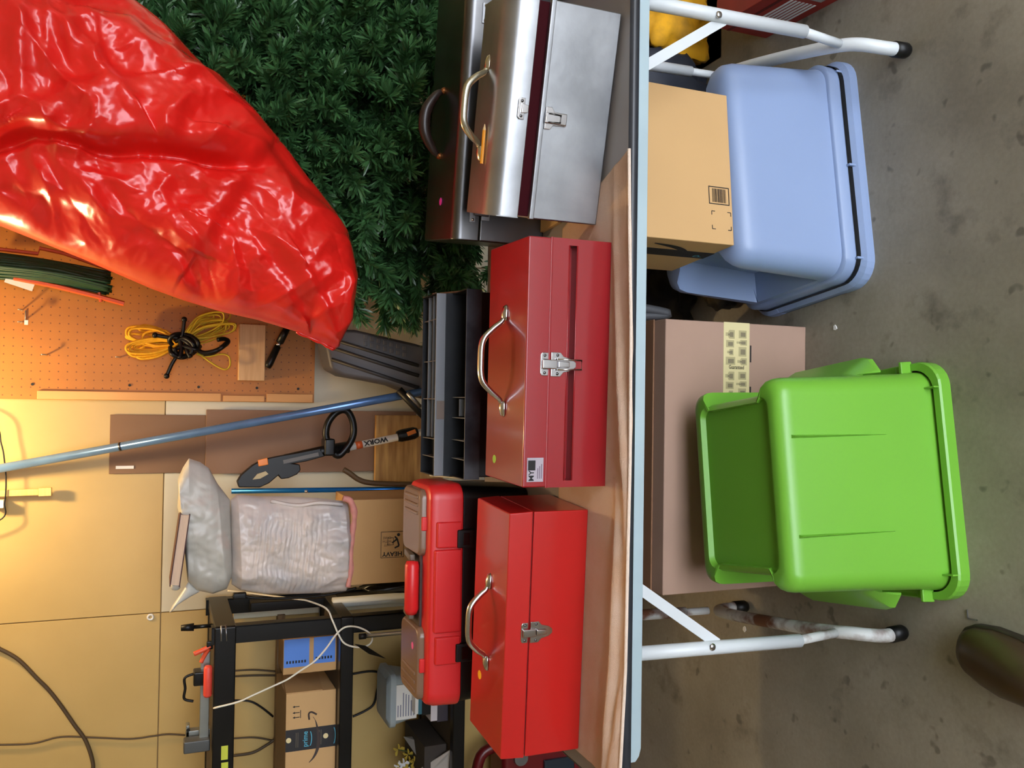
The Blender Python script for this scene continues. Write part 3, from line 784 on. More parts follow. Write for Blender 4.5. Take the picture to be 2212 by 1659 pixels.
# ------------------------------------------------------------------ dusty box behind the green tote
da, db = at(1738, 1262, z=0), at(1741, 706, z=0)
t11 = thing('cardboard_box', 'dusty pink brown cardboard box with cream printed tape behind the green tote', 'box', (da.x, .375, 0), 0)
BXW = db.x - da.x
zt11 = at(1437, 800, y=.375).z
LOC = Vector((da.x, .375, 0))
MB().box((0, 0, 0), (BXW, .36, zt11)).build('carton', m_card_pink, t11, bevel=.003, world=False)
ta, tbz = at(1562, 800, y=.375).z, at(1618, 800, y=.375).z
tp = MB().box((BXW * .55, -.0009, tbz), (BXW + .0006, -.0003, ta)).build('printed_tape', m_tape, t11, world=False)
random.seed(5)
m_bink = M('brown_ink', (128, 118, 92), .6)
for k in range(2):
    xb = BXW - .006 - .105 * (k + 1); hh_ = ta - tbz
    for (fx, fz, w, h, kind) in ((.004, .55, .020, .36, 0), (.028, .62, .016, .24, 1), (.048, .60, .018, .30, 0), (.070, .58, .022, .34, 1), (.004, .10, .018, .36, 1), (.026, .12, .024, .30, 0), (.054, .10, .014, .40, 1), (.072, .12, .020, .30, 0)):
        x0_, z0_ = xb + fx, tbz + fz * hh_
        if kind: poly = [(0, 0), (w, 0), (w, h * hh_ * .6), (w * .7, h * hh_ * .75), (w * .7, h * hh_), (w * .3, h * hh_), (w * .3, h * hh_ * .75), (0, h * hh_ * .6)]
        else: poly = [(0, 0), (w, 0), (w, h * hh_), (0, h * hh_)]
        k2 = [(a * .55 + w * .2, b * .6 + h * hh_ * .15) for a, b in poly]
        MB().prism(poly, (x0_, -.0012, z0_), X_, Z_, (0, .0003, 0)).build('print', M('tan_ink', (176, 164, 122), .6), tp, world=False)
        MB().prism(k2, (x0_, -.0015, z0_), X_, Z_, (0, .0003, 0)).build('print', m_bink, tp, world=False)
    MB().box((xb + .012, -.0009, tbz - .006), (xb + .055, -.0003, tbz - .002)).build('ink_bar', m_ink, t11, world=False)
text_mb('Guaranteed', .014, (BXW - .113, -.001, (ta + tbz) / 2), -Z_, X_, .0006, width=.046, bold=.01).build('print', m_ink, tp, world=False)
fl_ = MB().box((BXW * .70, -.0007, .235), (BXW * .76, -.0003, .255)).build('clear_tape', M('glossy_tape', (190, 172, 160), .08, coat=1), t11, world=False)
MB().box((-.002, .05, zt11), (BXW + .002, .30, zt11 + .004)).build('top_flap', M('card_brown', (140, 100, 72), .8, var=.1), t11, bevel=.001, world=False)

# ------------------------------------------------------------------ dark things under and behind the table, right half
def blob(name, mat, c, r, sc, seed, amp=.25, freq=3.0, parent=None, nu=40, nv=26, flatten=None):
    """crumpled closed surface"""
    c = Vector(c); mb = MB(); RR = []
    for i in range(1, nv):
        t = math.pi * i / nv; ring = []
        for j in range(nu):
            a = 2 * math.pi * j / nu
            d = Vector((math.sin(t) * math.cos(a), math.sin(t) * math.sin(a), -math.cos(t)))
            k = 1 + amp * noise.noise(d * freq + Vector((seed, 0, 0))) + amp * .5 * abs(noise.noise(d * freq * 2.3 + Vector((0, seed, 0))))
            p = Vector((d.x * sc[0], d.y * sc[1], d.z * sc[2])) * r * k
            p = c + p
            if flatten is not None and p.z < flatten: p.z = flatten
            ring.append(p)
        RR.append(ring)
    return mb.loft(RR).build(name, mat, parent, smooth=True)


m_bagblk = M('black_bag_plastic', (10, 10, 12), .3, var=.3)
p = at(1500, 640, y=.74)
tag(blob('black_bag', m_bagblk, (p.x + .01, .93, .20), .17, (.85, .75, 1.15), 2.0, flatten=.001), 'black plastic bag slumped between the tan box and the dusty box', 'bag')
m_camo = M('camo_cloth', (62, 52, 30), .9, rgb2=(24, 20, 14), vscale=9, contrast=(.46, .54))
p = at(1640, 655, y=.60)
tag(blob('camo_cloth', m_camo, (p.x + .035, .68, .045), .085, (.55, .7, .6), 5.0, flatten=.001), 'camouflage cloth heap behind the blue grey tote', 'cloth')
p = at(1425, 645, y=.86)
pp = [at(1405, 668, y=.58), at(1440, 680, y=.58), at(1478, 690, y=.585)]
tag(MB().tube(smoothpath([Vector((pp[0].x + .02, .60, .60)), pp[0], pp[1], Vector((pp[2].x, .60, .43)), Vector((pp[2].x - .002, .60, .416))], 5), .012, 10).build('grey_strap', M('grey_strap', (92, 94, 98), .5), smooth=True), 'short grey strap lying over the dusty box edge', 'strap')
p = at(1500, 165, y=.78)
tag(blob('dark_tarp', M('slate_tarp', (46, 52, 66), .6, var=.3), (p.x - .06, .84, .17), .17, (.85, .42, 1.1), 9.0, flatten=.001), 'dark slate tarp bundled behind the blue grey tote', 'tarp')
# yellow work jacket and gloves on the floor at right
m_yel = M('yellow_cloth', (236, 172, 22), .8, var=.25, vscale=10, rgb2=(150, 110, 30), contrast=(.5, .75))
p = at(1462, 20, y=.80)
tag(blob('yellow_jacket', m_yel, (p.x, .84, p.z), .15, (.95, .55, .85), 4.2, amp=.45, freq=2.6), 'crumpled yellow cloth bag behind the white table leg near the blue grey tote', 'bag')
tag(MB().box((p.x - .14, .76, 0), (p.x + .42, .98, p.z - .135)).build('black_crate', m_black, bevel=.01), 'black crate carrying the yellow cloth bag', 'crate')
# red printed carton on the floor at the far right: its long side recedes from the frame edge
ra, rb_ = at(1812, 0, z=0), at(1706, 56, z=0)
dd = rb_ - ra
rd = thing('red_carton', 'red printed carton with white stripes on the floor beside the yellow cloth bag', 'box', (ra.x, ra.y, 0), math.atan2(dd.y, dd.x))
m_redc = M('red_carton', (156, 44, 36), .55, var=.15, vscale=12)
RL = dd.length + .10
MB().box((-.12, -.22, 0), (RL, 0, .17)).build('carton', m_redc, rd, world=False, bevel=.002)
for k in range(7):
    MB().box((.05, .0003, .028 + k * .012), (.17, .0009, .035 + k * .012)).build('print_line', m_white, rd, world=False)
MB().box((-.04, .0003, .03), (.03, .0009, .11)).build('print_panel', M('grey_print', (170, 168, 166), .6, var=.4, vscale=40), rd, world=False)
MB().box((-.1, .0003, .125), (RL, .0009, .135)).build('print_band', M('dark_red_print', (96, 26, 24), .6), rd, world=False)

# ------------------------------------------------------------------ shoe of the photographer and floor litter
sh = thing('clog_shoe', 'dark brown rubber clog toe on the open concrete floor', 'shoe', tuple(at(2140, 1440, z=0)[:2]) + (0,), 0)
toe, heel = at(2070, 1392, z=.03), at(2400, 1545, z=.03)
dv = (heel - toe); dv.z = 0; ln = .29; dv.normalize(); sd = Vector((dv.y, -dv.x, 0))
m_shoe = M('shoe_rubber', (66, 50, 32), .38, var=.15, vscale=20)
prof_w = [(0, .018), (.008, .034), (.028, .048), (.07, .058), (.12, .060), (.17, .052), (.22, .047), (.26, .042), (.285, .025)]
top_h = [.030, .046, .058, .068, .082, .095, .098, .094, .085]


def shoering(i, shrink=0.0):
    a, w = prof_w[i]; h = top_h[i]; c = Vector((toe.x, toe.y, 0)) + dv * a; ring = []
    for k in range(16):
        t = 2 * math.pi * k / 16
        ring.append(c + sd * (w * math.cos(t)) + Vector((0, 0, .020 + (h - .020) * max(0, math.sin(t)) ** .7 + (-.006 if math.sin(t) < 0 else 0))))
    return ring


MB().loft([shoering(i) for i in range(9)]).build('upper', m_shoe, sh, smooth=True)
MB().loft([[Vector((toe.x, toe.y, z)) + dv * (a - .004 + .008 * (a / .285)) + sd * (s * (w + .004)) for s, z in ((-1, 0), (1, 0), (1, .024), (-1, .024))] for a, w in prof_w]).build('sole', M('shoe_sole', (40, 32, 22), .6), sh, bevel=.004)

random.seed(11)
for px, py, s in ((1805, 708, .010), (1606, 1329, .011), (1609, 1358, .012)):
    p = at(px, py, z=0)
    poly = [(s * math.cos(a) * random.uniform(.5, 1.1), s * .7 * math.sin(a) * random.uniform(.5, 1.1)) for a in (0, 1.1, 2.2, 3.3, 4.4, 5.4)]
    tag(MB().prism(poly, (p.x, p.y, .0005), X_, Y_, (0, 0, .002)).build('paper_scrap', m_white),
        {1805: 'tiny white paper scrap alone on the open floor', 1606: 'white paper scrap on the floor beside the rusty rear table foot', 1609: 'larger white paper scrap on the floor nearer the front table leg'}[px], 'paper scrap')
p = at(2092, 1336, z=0)
tag(MB().bar((p.x, p.y, .002), (p.x + .018, p.y + .002, .002), .002, .002).bar((p.x, p.y, .002), (p.x + .002, p.y - .022, .002), .002, .002).build('wire_scrap', m_steel), 'small L shaped wire scrap on the floor beside the green tote', 'wire')

# ------------------------------------------------------------------ black metal shelf at the left
SX1, SX0, SY0, SY1 = -.668, -1.72, 1.20, 1.60
ZLOW = at(968, 1545, y=1.25).z
t12 = thing('shelf_unit', 'black steel shelving unit against the yellow wall holding the prime carton', 'shelf', ((SX0 + SX1) / 2, (SY0 + SY1) / 2, 0))
for x in (SX1 - .05, SX0):
    for y in (SY0, SY1 - .04):
        po = MB().box((x, y, 0), (x + .05, y + .004, 1.42)).box((x + .046, y, 0), (x + .05, y + .04, 1.42)).build('post', m_blackmetal, t12, bevel=.001)
for z0, z1 in ((1.352, 1.412), (1.008, 1.048), (ZLOW - .04, ZLOW)):
    MB().box((SX0, SY0 - .004, z0), (SX1, SY0 + .03, z1)).build('front_beam', m_blackmetal, t12, bevel=.004)
    MB().box((SX0, SY1 - .03, z0), (SX1, SY1, z1)).build('rear_beam', m_blackmetal, t12, bevel=.004)
    MB().box((SX1 - .03, SY0, z0), (SX1 + .002, SY1, z1)).build('side_beam', m_blackmetal, t12, bevel=.004)
    MB().box((SX0, SY0 + .01, z1 - .016), (SX1 - .004, SY1 - .01, z1 - .004)).build('shelf_board', M('shelf_chipboard', (70, 60, 48), .8, var=.2), t12)
c = at(480, 1392, y=SY0 - .006)
MB().tube([at(478, 1385, y=SY0 - .008), at(478, 1352, y=SY0 - .008), at(488, 1350, y=SY0 - .008), at(490, 1385, y=SY0 - .008)], .0025, 8).build('clip_wire', m_steel, t12, smooth=True)
for a, b in ((1612, 1640), (1648, 1690)):
    q1, q2 = at(478, a, y=SY0 - .005), at(492, b, y=SY0 - .005)
    MB().box((q2.x, q1.y - .001, q2.z), (q1.x, q1.y + .001, q1.z)).build('sticker', M('lime_sticker', (206, 214, 70), .5, var=.2), t12)

# things on its top
zs_ = 1.4125
def onshelf(px, py, y=1.24): return at(px, py, y=y)
# bar clamp with red handle
q0, q1 = onshelf(452, 1470, 1.27), onshelf(452, 1600, 1.27)
bc = thing('bar_clamp', 'grey bar clamp with a red grip lying along the shelf top', 'clamp', (q0.x, 1.27, zs_))
MB().box((q1.x, 1.262, zs_ + .006), (q0.x + .10, 1.278, zs_ + .032)).build('bar', M('zinc', (150, 152, 146), .4, .7, var=.2), bc, bevel=.002)
r0, r1 = onshelf(462, 1438, 1.22), onshelf(462, 1505, 1.22)
MB().tube([(r1.x, 1.225, zs_ + .013), (r1.x + .006, 1.225, zs_ + .013), (r0.x - .006, 1.225, zs_ + .013), (r0.x, 1.225, zs_ + .013)], [.009, .0125, .0125, .009], 12).build('grip', M('red_grip', (226, 74, 58), .45), bc, smooth=True)
MB().box((r0.x - .06, 1.235, zs_ + .002), (r0.x - .02, 1.285, zs_ + .052)).build('slide_jaw', m_blackmetal, bc, bevel=.004)
MB().box((q1.x - .02, 1.24, zs_ + .002), (q1.x + .015, 1.285, zs_ + .075)).build('fixed_jaw', M('grey_jaw', (90, 92, 92), .5, .5), bc, bevel=.004)
a0 = onshelf(400, 1487, 1.27)
lpw = smoothpath([(a0.x + .04, 1.27, zs_ + .05), (a0.x + .03, 1.27, zs_ + .075), (a0.x, 1.27, a0.z), (a0.x - .03, 1.27, zs_ + .075), (a0.x - .04, 1.27, zs_ + .05)], 6)
MB().tube(lpw, .004, 8).build('trigger_loop', m_black, bc, smooth=True)
# pliers with red handles
q = onshelf(445, 1400, 1.25)
pz = thing('pliers', 'pliers with orange red handles propped on the shelf corner', 'pliers', (q.x, 1.25, zs_))
MB().tube(smoothpath([(q.x + .004, 1.25, zs_ + .006), (q.x - .006, 1.25, zs_ + .03), (q.x - .014, 1.25, zs_ + .052)], 5), .007, 8).build('handle', M('orange_red', (222, 84, 50), .4), pz, smooth=True)
MB().tube(smoothpath([(q.x + .004, 1.25, zs_ + .006), (q.x - .022, 1.255, zs_ + .022), (q.x - .042, 1.255, zs_ + .032)], 5), .006, 8).build('handle', M('orange_red', (222, 84, 50)), pz, smooth=True)
MB().box((q.x - .004, 1.244, zs_), (q.x + .020, 1.256, zs_ + .018)).build('jaws', m_blackmetal, pz, bevel=.003)
# black clamp screw standing at the corner
q = onshelf(450, 1352, 1.30)
sc_ = thing('clamp_screw', 'black threaded clamp screw standing at the shelf corner', 'clamp', (q.x, 1.30, zs_))
MB().tube([(q.x, 1.30, zs_), (q.x, 1.30, zs_ + .055)], .006, 10).build('screw', m_blackmetal, sc_, smooth=True)
MB().tube([(q.x, 1.30, zs_ + .052), (q.x, 1.30, zs_ + .088)], [.012, .009], 12).build('knob', m_black, sc_, smooth=True)
# bracket
q = onshelf(410, 1590, 1.27)
bk = thing('angle_bracket', 'grey steel angle bracket on the shelf top where the thin cord ends', 'bracket', (q.x, 1.30, zs_))
MB().box((q.x - .015, 1.295, zs_), (q.x + .005, 1.325, q.z + .01)).box((q.x - .015, 1.295, q.z - .0), (q.x + .022, 1.325, q.z + .010)).build('plate', M('zinc', (150, 152, 146)), bk, bevel=.002)
MB().tube([(q.x + .010, 1.294, q.z + .004), (q.x + .010, 1.29, q.z + .004)], .005, 10).build('bolt', m_black, bk)

# boxes on the middle shelf
zm = 1.0485
a0 = at(738, 1489, y=1.262)
am = thing('cardboard_box', 'shipping carton with black prime tape and smile arrow on the black shelf', 'box', (a0.x - .30, 1.262, zm - .004), R(2))
AH = at(618, 1560, y=1.262).z - zm + .004
MB().box((0, 0, 0), (.30, .24, AH)).build('carton', m_card2, am, bevel=.002, world=False)
AX = .30
xt0, xt1 = .30 - (a0.x - at(680, 1618, y=1.262).x), .30 - (a0.x - at(680, 1572, y=1.262).x)
tpz = MB().box((xt0, -.0009, 0), (xt1, -.0003, AH)).build('black_tape', M('tape_black', (38, 38, 42), .4), am, world=False)
xc_ = (xt0 + xt1) / 2
def zA(px): return at(px, 1595, y=1.262).z - zm + .004
text_mb('prime', .022, (xc_, -.001, zA(660)), X_, Z_, .0006, width=.046, bold=.01).build('print', m_cyan, tpz, world=False)
text_mb('prime', .022, (xc_, -.001, zA(737)), X_, Z_, .0006, width=.046, bold=.01).build('print', m_cyan, tpz, world=False)
for pxs, wk in ((671, .026), (722, .03)):
    sm_ = [(xc_ + wk * math.sin(t), -.0012, zA(pxs) + .006 - .010 * math.cos(t)) for t in [R(a) for a in range(-55, 56, 11)]]
    MB().tube(sm_, .0013, 5, flat=.3).build('print_swoosh', m_cyan, tpz, world=False)
for pxs in (624, 704):
    MB().tube([(xc_ + .002, -.0009, zA(pxs)), (xc_ + .002, -.0016, zA(pxs))], .0078, 18).build('print_seal', M('cream_seal', (226, 210, 160), .5), tpz, world=False)
for pxs in (640, 644, 690, 694):
    MB().box((xc_ - .022, -.0014, zA(pxs) - .0006), (xc_ + .022, -.0009, zA(pxs) + .0006)).build('print_line', M('tape_grey', (120, 110, 90), .6), tpz, world=False)
# smile arrow across the carton
sa = [at(x, y, y=1.2605) for x, y in ((668, 1648), (677, 1638), (684, 1625), (688, 1610), (689, 1595), (687, 1578), (683, 1560), (677, 1550))]
sa = [XF[am.name].inverted() @ v for v in smoothpath(sa, 4)]
n = len(sa)
MB().loft([[Vector((v.x, -.0012, v.z - w)), Vector((v.x, -.0012, v.z + w)), Vector((v.x, -.0016, v.z + w)), Vector((v.x, -.0016, v.z - w))] for i, v in enumerate(sa) for w in [.0008 + .0042 * math.sin(math.pi * min(1, i / n * 1.15 + .02)) ** .8]]).build('smile_arrow', M('arrow_ink', (58, 46, 44), .6), am, world=False)
hd_ = [XF[am.name].inverted() @ at(x, y, y=1.2605) for x, y in ((669, 1556), (668, 1544), (674, 1540), (685, 1545))]
MB().tube([Vector((v.x, -.0014, v.z)) for v in smoothpath(hd_, 4)], .0026, 6, flat=1).build('smile_arrow_head', M('arrow_ink', (58, 46, 44)), am, world=False)
for k, pyk in enumerate((1528, 1541, 1551)):
    u0, u1 = [XF[am.name].inverted() @ at(x, pyk, y=1.2605) for x in (648, 628)]
    MB().prism([(-.0011, 0), (.0011, 0), (.0011, .014), (.0035, .014), (0, .021), (-.0035, .014), (-.0011, .014)], (u0.x, -.0009, u0.z), X_, Z_, (0, .0006, 0)).build('this_way_up_arrow', m_ink, am, world=False)
u0, u1 = [XF[am.name].inverted() @ at(650, y, y=1.2605) for y in (1553, 1536)]
MB().box((u0.x, -.0009, u0.z - .001), (u1.x, -.0003, u0.z + .001)).build('this_way_up_line', m_ink, am, world=False)
# open flap of that carton
MB().hexa([(.30, .0, AH - .11), (.303, .0, AH - .11), (.303, .22, AH - .13), (.30, .22, AH - .13), (.30, .0, AH), (.303, .0, AH), (.318, .20, AH - .012), (.315, .20, AH - .012)]).build('flap', m_card, am, world=False)

b0, b1 = at(735, 1446, y=1.275), at(735, 1398, y=1.275)
bz = at(612, 1420, y=1.275).z
bb_ = thing('cardboard_box', 'small carton with two blue labels behind the black shelf post', 'box', (b0.x, 1.275, zm - .004), 0)
BXw = at(735, 1372, y=1.275).x - b0.x
MB().box((0, 0, 0), (BXw, .12, bz - zm + .004)).build('carton', m_card, bb_, bevel=.002, world=False)
hh = bz - zm + .004
for z0, z1, x0 in ((hh * .03, hh * .44, BXw * .25), (hh * .52, hh * .99, BXw * .20)):
    l = MB().box((x0, -.001, z0), (BXw + .0005, -.0003, z1)).build('blue_label', m_blue_tape, bb_, world=False)
    for k in range(7):
        MB().box((x0 + .012, -.0016, z0 + .010 + k * .009), (x0 + .012 + .008, -.0009, z0 + .015 + k * .009)).build('print', m_ink, l, world=False) if z0 + .016 + k * .009 < z1 else None

# ledge and cables on the wall behind the shelf
z0, z1 = at(612, 1500, y=1.61).z, at(596, 1500, y=1.61).z
tag(MB().box((-1.9, 1.60, z0), (-.745, 1.646, z1)).build('wall_batten', wood('old_wood', (150, 118, 78), (110, 84, 56))), 'old wooden batten on the wall behind the shelf', 'batten')
m_cable = M('brown_cable', (74, 58, 36), .6)


def cable(pts, r, label, mat=m_cable, y=1.637, name='cable', n=8):
    P = [at(px, py, y=y if len(t_) == 0 else t_[0]) for px, py, *t_ in pts]
    return tag(MB().tube(smoothpath(P, n), r, 8).build(name, mat, smooth=True), label, 'cable')


cable([(-420, 1300), (-200, 1340), (-20, 1395), (0, 1402), (40, 1425), (80, 1465), (105, 1490), (130, 1522), (160, 1565), (185, 1600), (200, 1645), (200, 1680), (196, 1800)], .006, 'thick brown cable curving across the bare yellow wall')
cable([(-430, 1625), (-200, 1612), (-10, 1609), (70, 1606), (130, 1592), (200, 1593), (280, 1596), (330, 1590), (362, 1586), (400, 1588)], .003, 'thin brown cord running down the wall to the shelf top')
cable([(505, 1449), (550, 1447), (600, 1451)], .003, 'upper thin cord on the wall seen through the shelf')
cable([(505, 1461), (550, 1459), (600, 1459)], .0035, 'lower thin cord on the wall seen through the shelf')
cable([(505, 1513), (540, 1515), (565, 1528), (590, 1548)], .0035, 'looped black cord on the wall seen through the shelf', m_black)
cable([(505, 1595), (550, 1593), (590, 1600)], .003, 'straight cord behind the prime carton')
cable([(505, 1632), (545, 1626), (575, 1610), (595, 1596)], .005, 'thick cord behind the prime carton')
cable([(762, 1456), (800, 1450), (822, 1455), (840, 1475)], .004, 'black cord under the shelf beside the clear tub', m_black)
cable([(762, 1548), (790, 1535), (808, 1520), (815, 1490), (822, 1465)], .004, 'bent black cord under the prime carton', m_black)
cable([(-150, 860), (-20, 905), (3, 960), (10, 1000), (13, 1040), (10, 1085), (-3, 1125), (-150, 1170)], .0022, 'black wire bowing past the top of the long pole', m_black, y=1.60)
# white charging cord with a loop
W_ = [(492, 1276, 1.5), (560, 1284, 1.45), (640, 1294, 1.35), (668, 1299, 1.3), (705, 1315, 1.22), (718, 1340, 1.185), (732, 1372, 1.185), (745, 1390, 1.185), (770, 1398, 1.185), (795, 1394, 1.185), (804, 1380, 1.185), (795, 1365, 1.185), (770, 1354, 1.185), (745, 1355, 1.185), (725, 1372, 1.182), (705, 1400, 1.182), (680, 1428, 1.185), (650, 1448, 1.185), (620, 1468, 1.187), (590, 1482, 1.187), (550, 1500, 1.187), (515, 1516, 1.187), (468, 1528, 1.187), (462, 1530, 1.21)]
cable(W_, .0028, 'white charging cord looping across the black shelf', M('white_cord', (232, 226, 210), .5), name='charging_cable', n=6)

# clear tub with a white paper label, and the discs next to it, on the low shelf
zl = at(897, 1510, y=1.25).z + .0005
q0, q1 = at(880, 1555, y=1.30), at(880, 1468, y=1.30)
ct = thing('clear_tub', 'frosted clear plastic tub with a white printed paper label under the shelf', 'tub', ((q0.x + q1.x) / 2, 1.36, zl))
zt_ = at(835, 1500, y=1.30).z
m_frost = M('frosted_plastic', (170, 184, 190), .35, alpha=.7)
cc = Vector(((q0.x + q1.x) / 2, 1.37, 0)); ww = q1.x - q0.x + .03
MB().loft([[cc + Vector((a, b, z)) for a, b in rrect(w, d, .02, 4)] for w, d, z in ((ww - .02, .14, zl), (ww, .15, zt_ - .03))]).build('tub', m_frost, ct, bevel=.002)
MB().loft([[cc + Vector((a, b, z)) for a, b in rrect(w, d, .02, 4)] for w, d, z in ((ww + .012, .162, zt_ - .03), (ww + .012, .162, zt_ - .012), (ww - .02, .13, zt_))]).build('lid', m_frost, ct, bevel=.002)
zA_, zB_ = at(900, 1510, y=1.292).z, at(843, 1510, y=1.292).z
pl_ = MB().box((q0.x + .006, 1.291, zA_), (q1.x - .012, 1.293, zB_)).build('paper_label', m_white, ct)
random.seed(2)
for k in range(9):
    z = zB_ - .010 - k * (zB_ - zA_ - .018) / 8
    MB().box((q0.x + .016, 1.2902, z), (q0.x + random.uniform(.05, .10), 1.2908, z + .003)).build('print_line', M('grey_print2', (110, 116, 140), .6), pl_)
for pxa, pxb, mat, lab in ((897, 904, m_white, 'thin white book topmost in the flat stack under the clear tub'), (904, 912, M('teal_case', (54, 110, 128), .4), 'thin teal book second in the flat stack under the clear tub'),
                           (912, 931, m_black, 'thick black book in the flat stack under the clear tub'), (931, 945, M('white_spine', (206, 200, 206), .5), 'white spined book low in the flat stack on the low shelf'), (945, 968, M('dark_spine', (52, 46, 58), .5), 'dark grey book at the bottom of the flat stack on the low shelf')):
    a, b = at(pxb, 1557 if pxa > 920 else 1543, y=1.25), at(pxa, 1490, y=1.25)
    tag(MB().box((a.x, 1.25, a.z + .0004), (b.x + .06, 1.42, b.z - .0004)).build('book', mat, bevel=.0015), lab, 'book', 'books lying flat on the low shelf')
# grey open carton with silk flowers, low left
q = at(930, 1640, y=1.30)
gc = thing('grey_carton', 'open grey carton with raised flaps on the shelf level below the prime carton', 'box', (q.x, 1.4, ZLOW))
m_gcard = M('grey_board', (138, 132, 126), .8, var=.1)
MB().box((q.x - .26, 1.26, ZLOW + .0005), (q.x + .06, 1.50, ZLOW + .075)).build('carton', M('carton_dark', (54, 48, 44), .8), gc, bevel=.002)
F1 = [at(872, 1592, y=1.42), at(935, 1590, y=1.38), at(968, 1620, y=1.27), at(915, 1655, y=1.32)]
MB().add(F1, [(0, 1, 2, 3)]).build('flap', m_gcard, gc, solid=.004)
F2 = [at(905, 1662, y=1.28), at(975, 1618, y=1.23), at(992, 1612, y=1.23), at(985, 1680, y=1.25), at(905, 1690, y=1.28)]
MB().add(F2, [(0, 1, 2, 3, 4)]).build('flap', M('grey_board_pale', (168, 162, 156), .8, var=.1), gc, solid=.004)
fl0 = at(875, 1640, y=1.40)
fw = thing('silk_flowers', 'small bunch of yellow and white silk flowers in the grey carton', 'flowers', (fl0.x, 1.40, fl0.z - .10))
random.seed(21)
for k in range(12):
    e = fl0 + Vector((random.uniform(-.05, .03), random.uniform(-.03, .03), random.uniform(-.05, .03)))
    MB().tube([fl0 + Vector((-.01, 0, -.10)), e], .002, 5).build('stem', M('leaf_green', (64, 74, 30), .7), fw)
    blobm = M('petal_yellow', (176, 150, 50), .7) if k % 4 else M('petal_white', (206, 206, 206), .7)
    mb = MB()
    for j in range(5):
        a = 2 * math.pi * j / 5; dd = Vector((math.cos(a), -.4, math.sin(a))) * .016
        mb.add([e, e + dd + Vector((.006, 0, .004)), e + dd * 1.3, e + dd + Vector((-.006, 0, -.004))], [(0, 1, 2, 3)])
    mb.build('bloom', blobm, fw)

# ------------------------------------------------------------------ carton, bags and poles behind the table
hy = 1.22
h0, h1 = at(890, 1256, y=hy), at(890, 1076, y=hy)
hz = at(757, 1170, y=hy).z
hv = thing('cardboard_box', 'tall tan carton printed HEAVY with a lifting symbol under the white bag', 'box', (h0.x, hy, 0))
HWd = h1.x - h0.x
MB().box((0, 0, 0), (HWd, .26, hz)).build('carton', m_card, hv, bevel=.003, world=False)
i0, i1 = at(872, 1203, y=hy), at(823, 1149, y=hy)
IX0, IX1, IZ0, IZ1 = i0.x - h0.x, i1.x - h0.x, i0.z, i1.z
fr_ = MB()
for a, b in (((IX0, IZ0), (IX1, IZ0 + .0015)), ((IX0, IZ1 - .0015), (IX1, IZ1)), ((IX0, IZ0), (IX0 + .0015, IZ1)), ((IX1 - .0015, IZ0), (IX1, IZ1))):
    fr_.box((a[0], -.0009, a[1]), (b[0], -.0003, b[1]))
fr_.build('print_frame', m_ink, hv, world=False)
cxh, czh = (IX0 + IX1) / 2, (IZ0 + IZ1) / 2
text_mb('HEAVY', .019, (IX0 + .012, -.0003, czh), Z_, -X_, .0006, width=IZ1 - IZ0 - .010, bold=.03).build('print', m_ink, hv, world=False)
text_mb('LIFT\nWITH\nCARE', .011, (IX0 + .052, -.0003, IZ1 - .020), Z_, -X_, .0006, bold=.01).build('print', M('brown_print', (96, 72, 46), .7), hv, world=False)
# stick figure lifting a box, lying sideways like the print
mbf = MB()
for a, b in (((.036, .012), (.058, .018)), ((.058, .018), (.066, .026)), ((.058, .018), (.046, .034)), ((.036, .012), (.030, .026))):
    p0 = Vector((IX0 + a[0], -.0008, IZ0 + a[1] + .004)); p1 = Vector((IX0 + b[0], -.0008, IZ0 + b[1] + .004)); mbf.bar(p0, p1, .005, .0004, (0, 1, 0))
mbf.tube([(IX0 + .071, -.0004, IZ0 + .018), (IX0 + .071, -.001, IZ0 + .018)], .005, 12)
mbf.build('print_figure', m_ink, hv, world=False)
mbx = MB()
for a, b in (((.040, .034), (.062, .034)), ((.040, .052), (.062, .052)), ((.040, .034), (.040, .052)), ((.062, .034), (.062, .052))):
    mbx.bar((IX0 + a[0], -.0008, IZ0 + a[1]), (IX0 + b[0], -.0008, IZ0 + b[1]), .0015, .0004, (0, 1, 0))
mbx.build('print_box', m_ink, hv, world=False)


# bags hung in front of the wall: outline at its own depth, puffed on both faces
def puffed(name, mat, outline, y0, depth, wrinkle, seed, parent=None, nu=90, nv=60, lobes=None, yfun=None):
    """closed bag: each column is spanned between left and right outline chains (photo measured at depth y0)"""
    left, right = outline
    def chain(c, t):
        k = t * (len(c) - 1); i = min(int(k), len(c) - 2); f = k - i
        a, b = c[i], c[i + 1]; return (a[0] + (b[0] - a[0]) * f, a[1] + (b[1] - a[1]) * f)
    mb = MB()
    def face(sgn):
        def fn(u, v):
            a, b = chain(left, u), chain(right, u)
            px, py = a[0] + (b[0] - a[0]) * v, a[1] + (b[1] - a[1]) * v
            yy = y0 if yfun is None else yfun(px, py)
            p = at(px, py, y=yy)
            e = (max(0.0, 4 * v * (1 - v)) ** .5) * (max(0.0, min(1.0, 6 * u)) ** .5) * (max(0.0, min(1.0, 6 * (1 - u))) ** .5)
            h = depth * e
            w = wrinkle(px, py, seed) * min(1, e * 1.6) if sgn < 0 else 0
            p.y += sgn * h * (1.0 if sgn < 0 else .5) - w
            return p
        return fn
    mb.grid(face(-1), nu, nv); mb.grid(face(1), nu, nv)
    return mb.build(name, mat, parent, smooth=True)


def wr_soft(px, py, s):
    q = Vector((px / 70., py / 45., s)); r_ = noise.noise(q) * .012
    r_ += .006 * abs(noise.noise(Vector((px / 26., py / 15., s + 3))))
    return r_


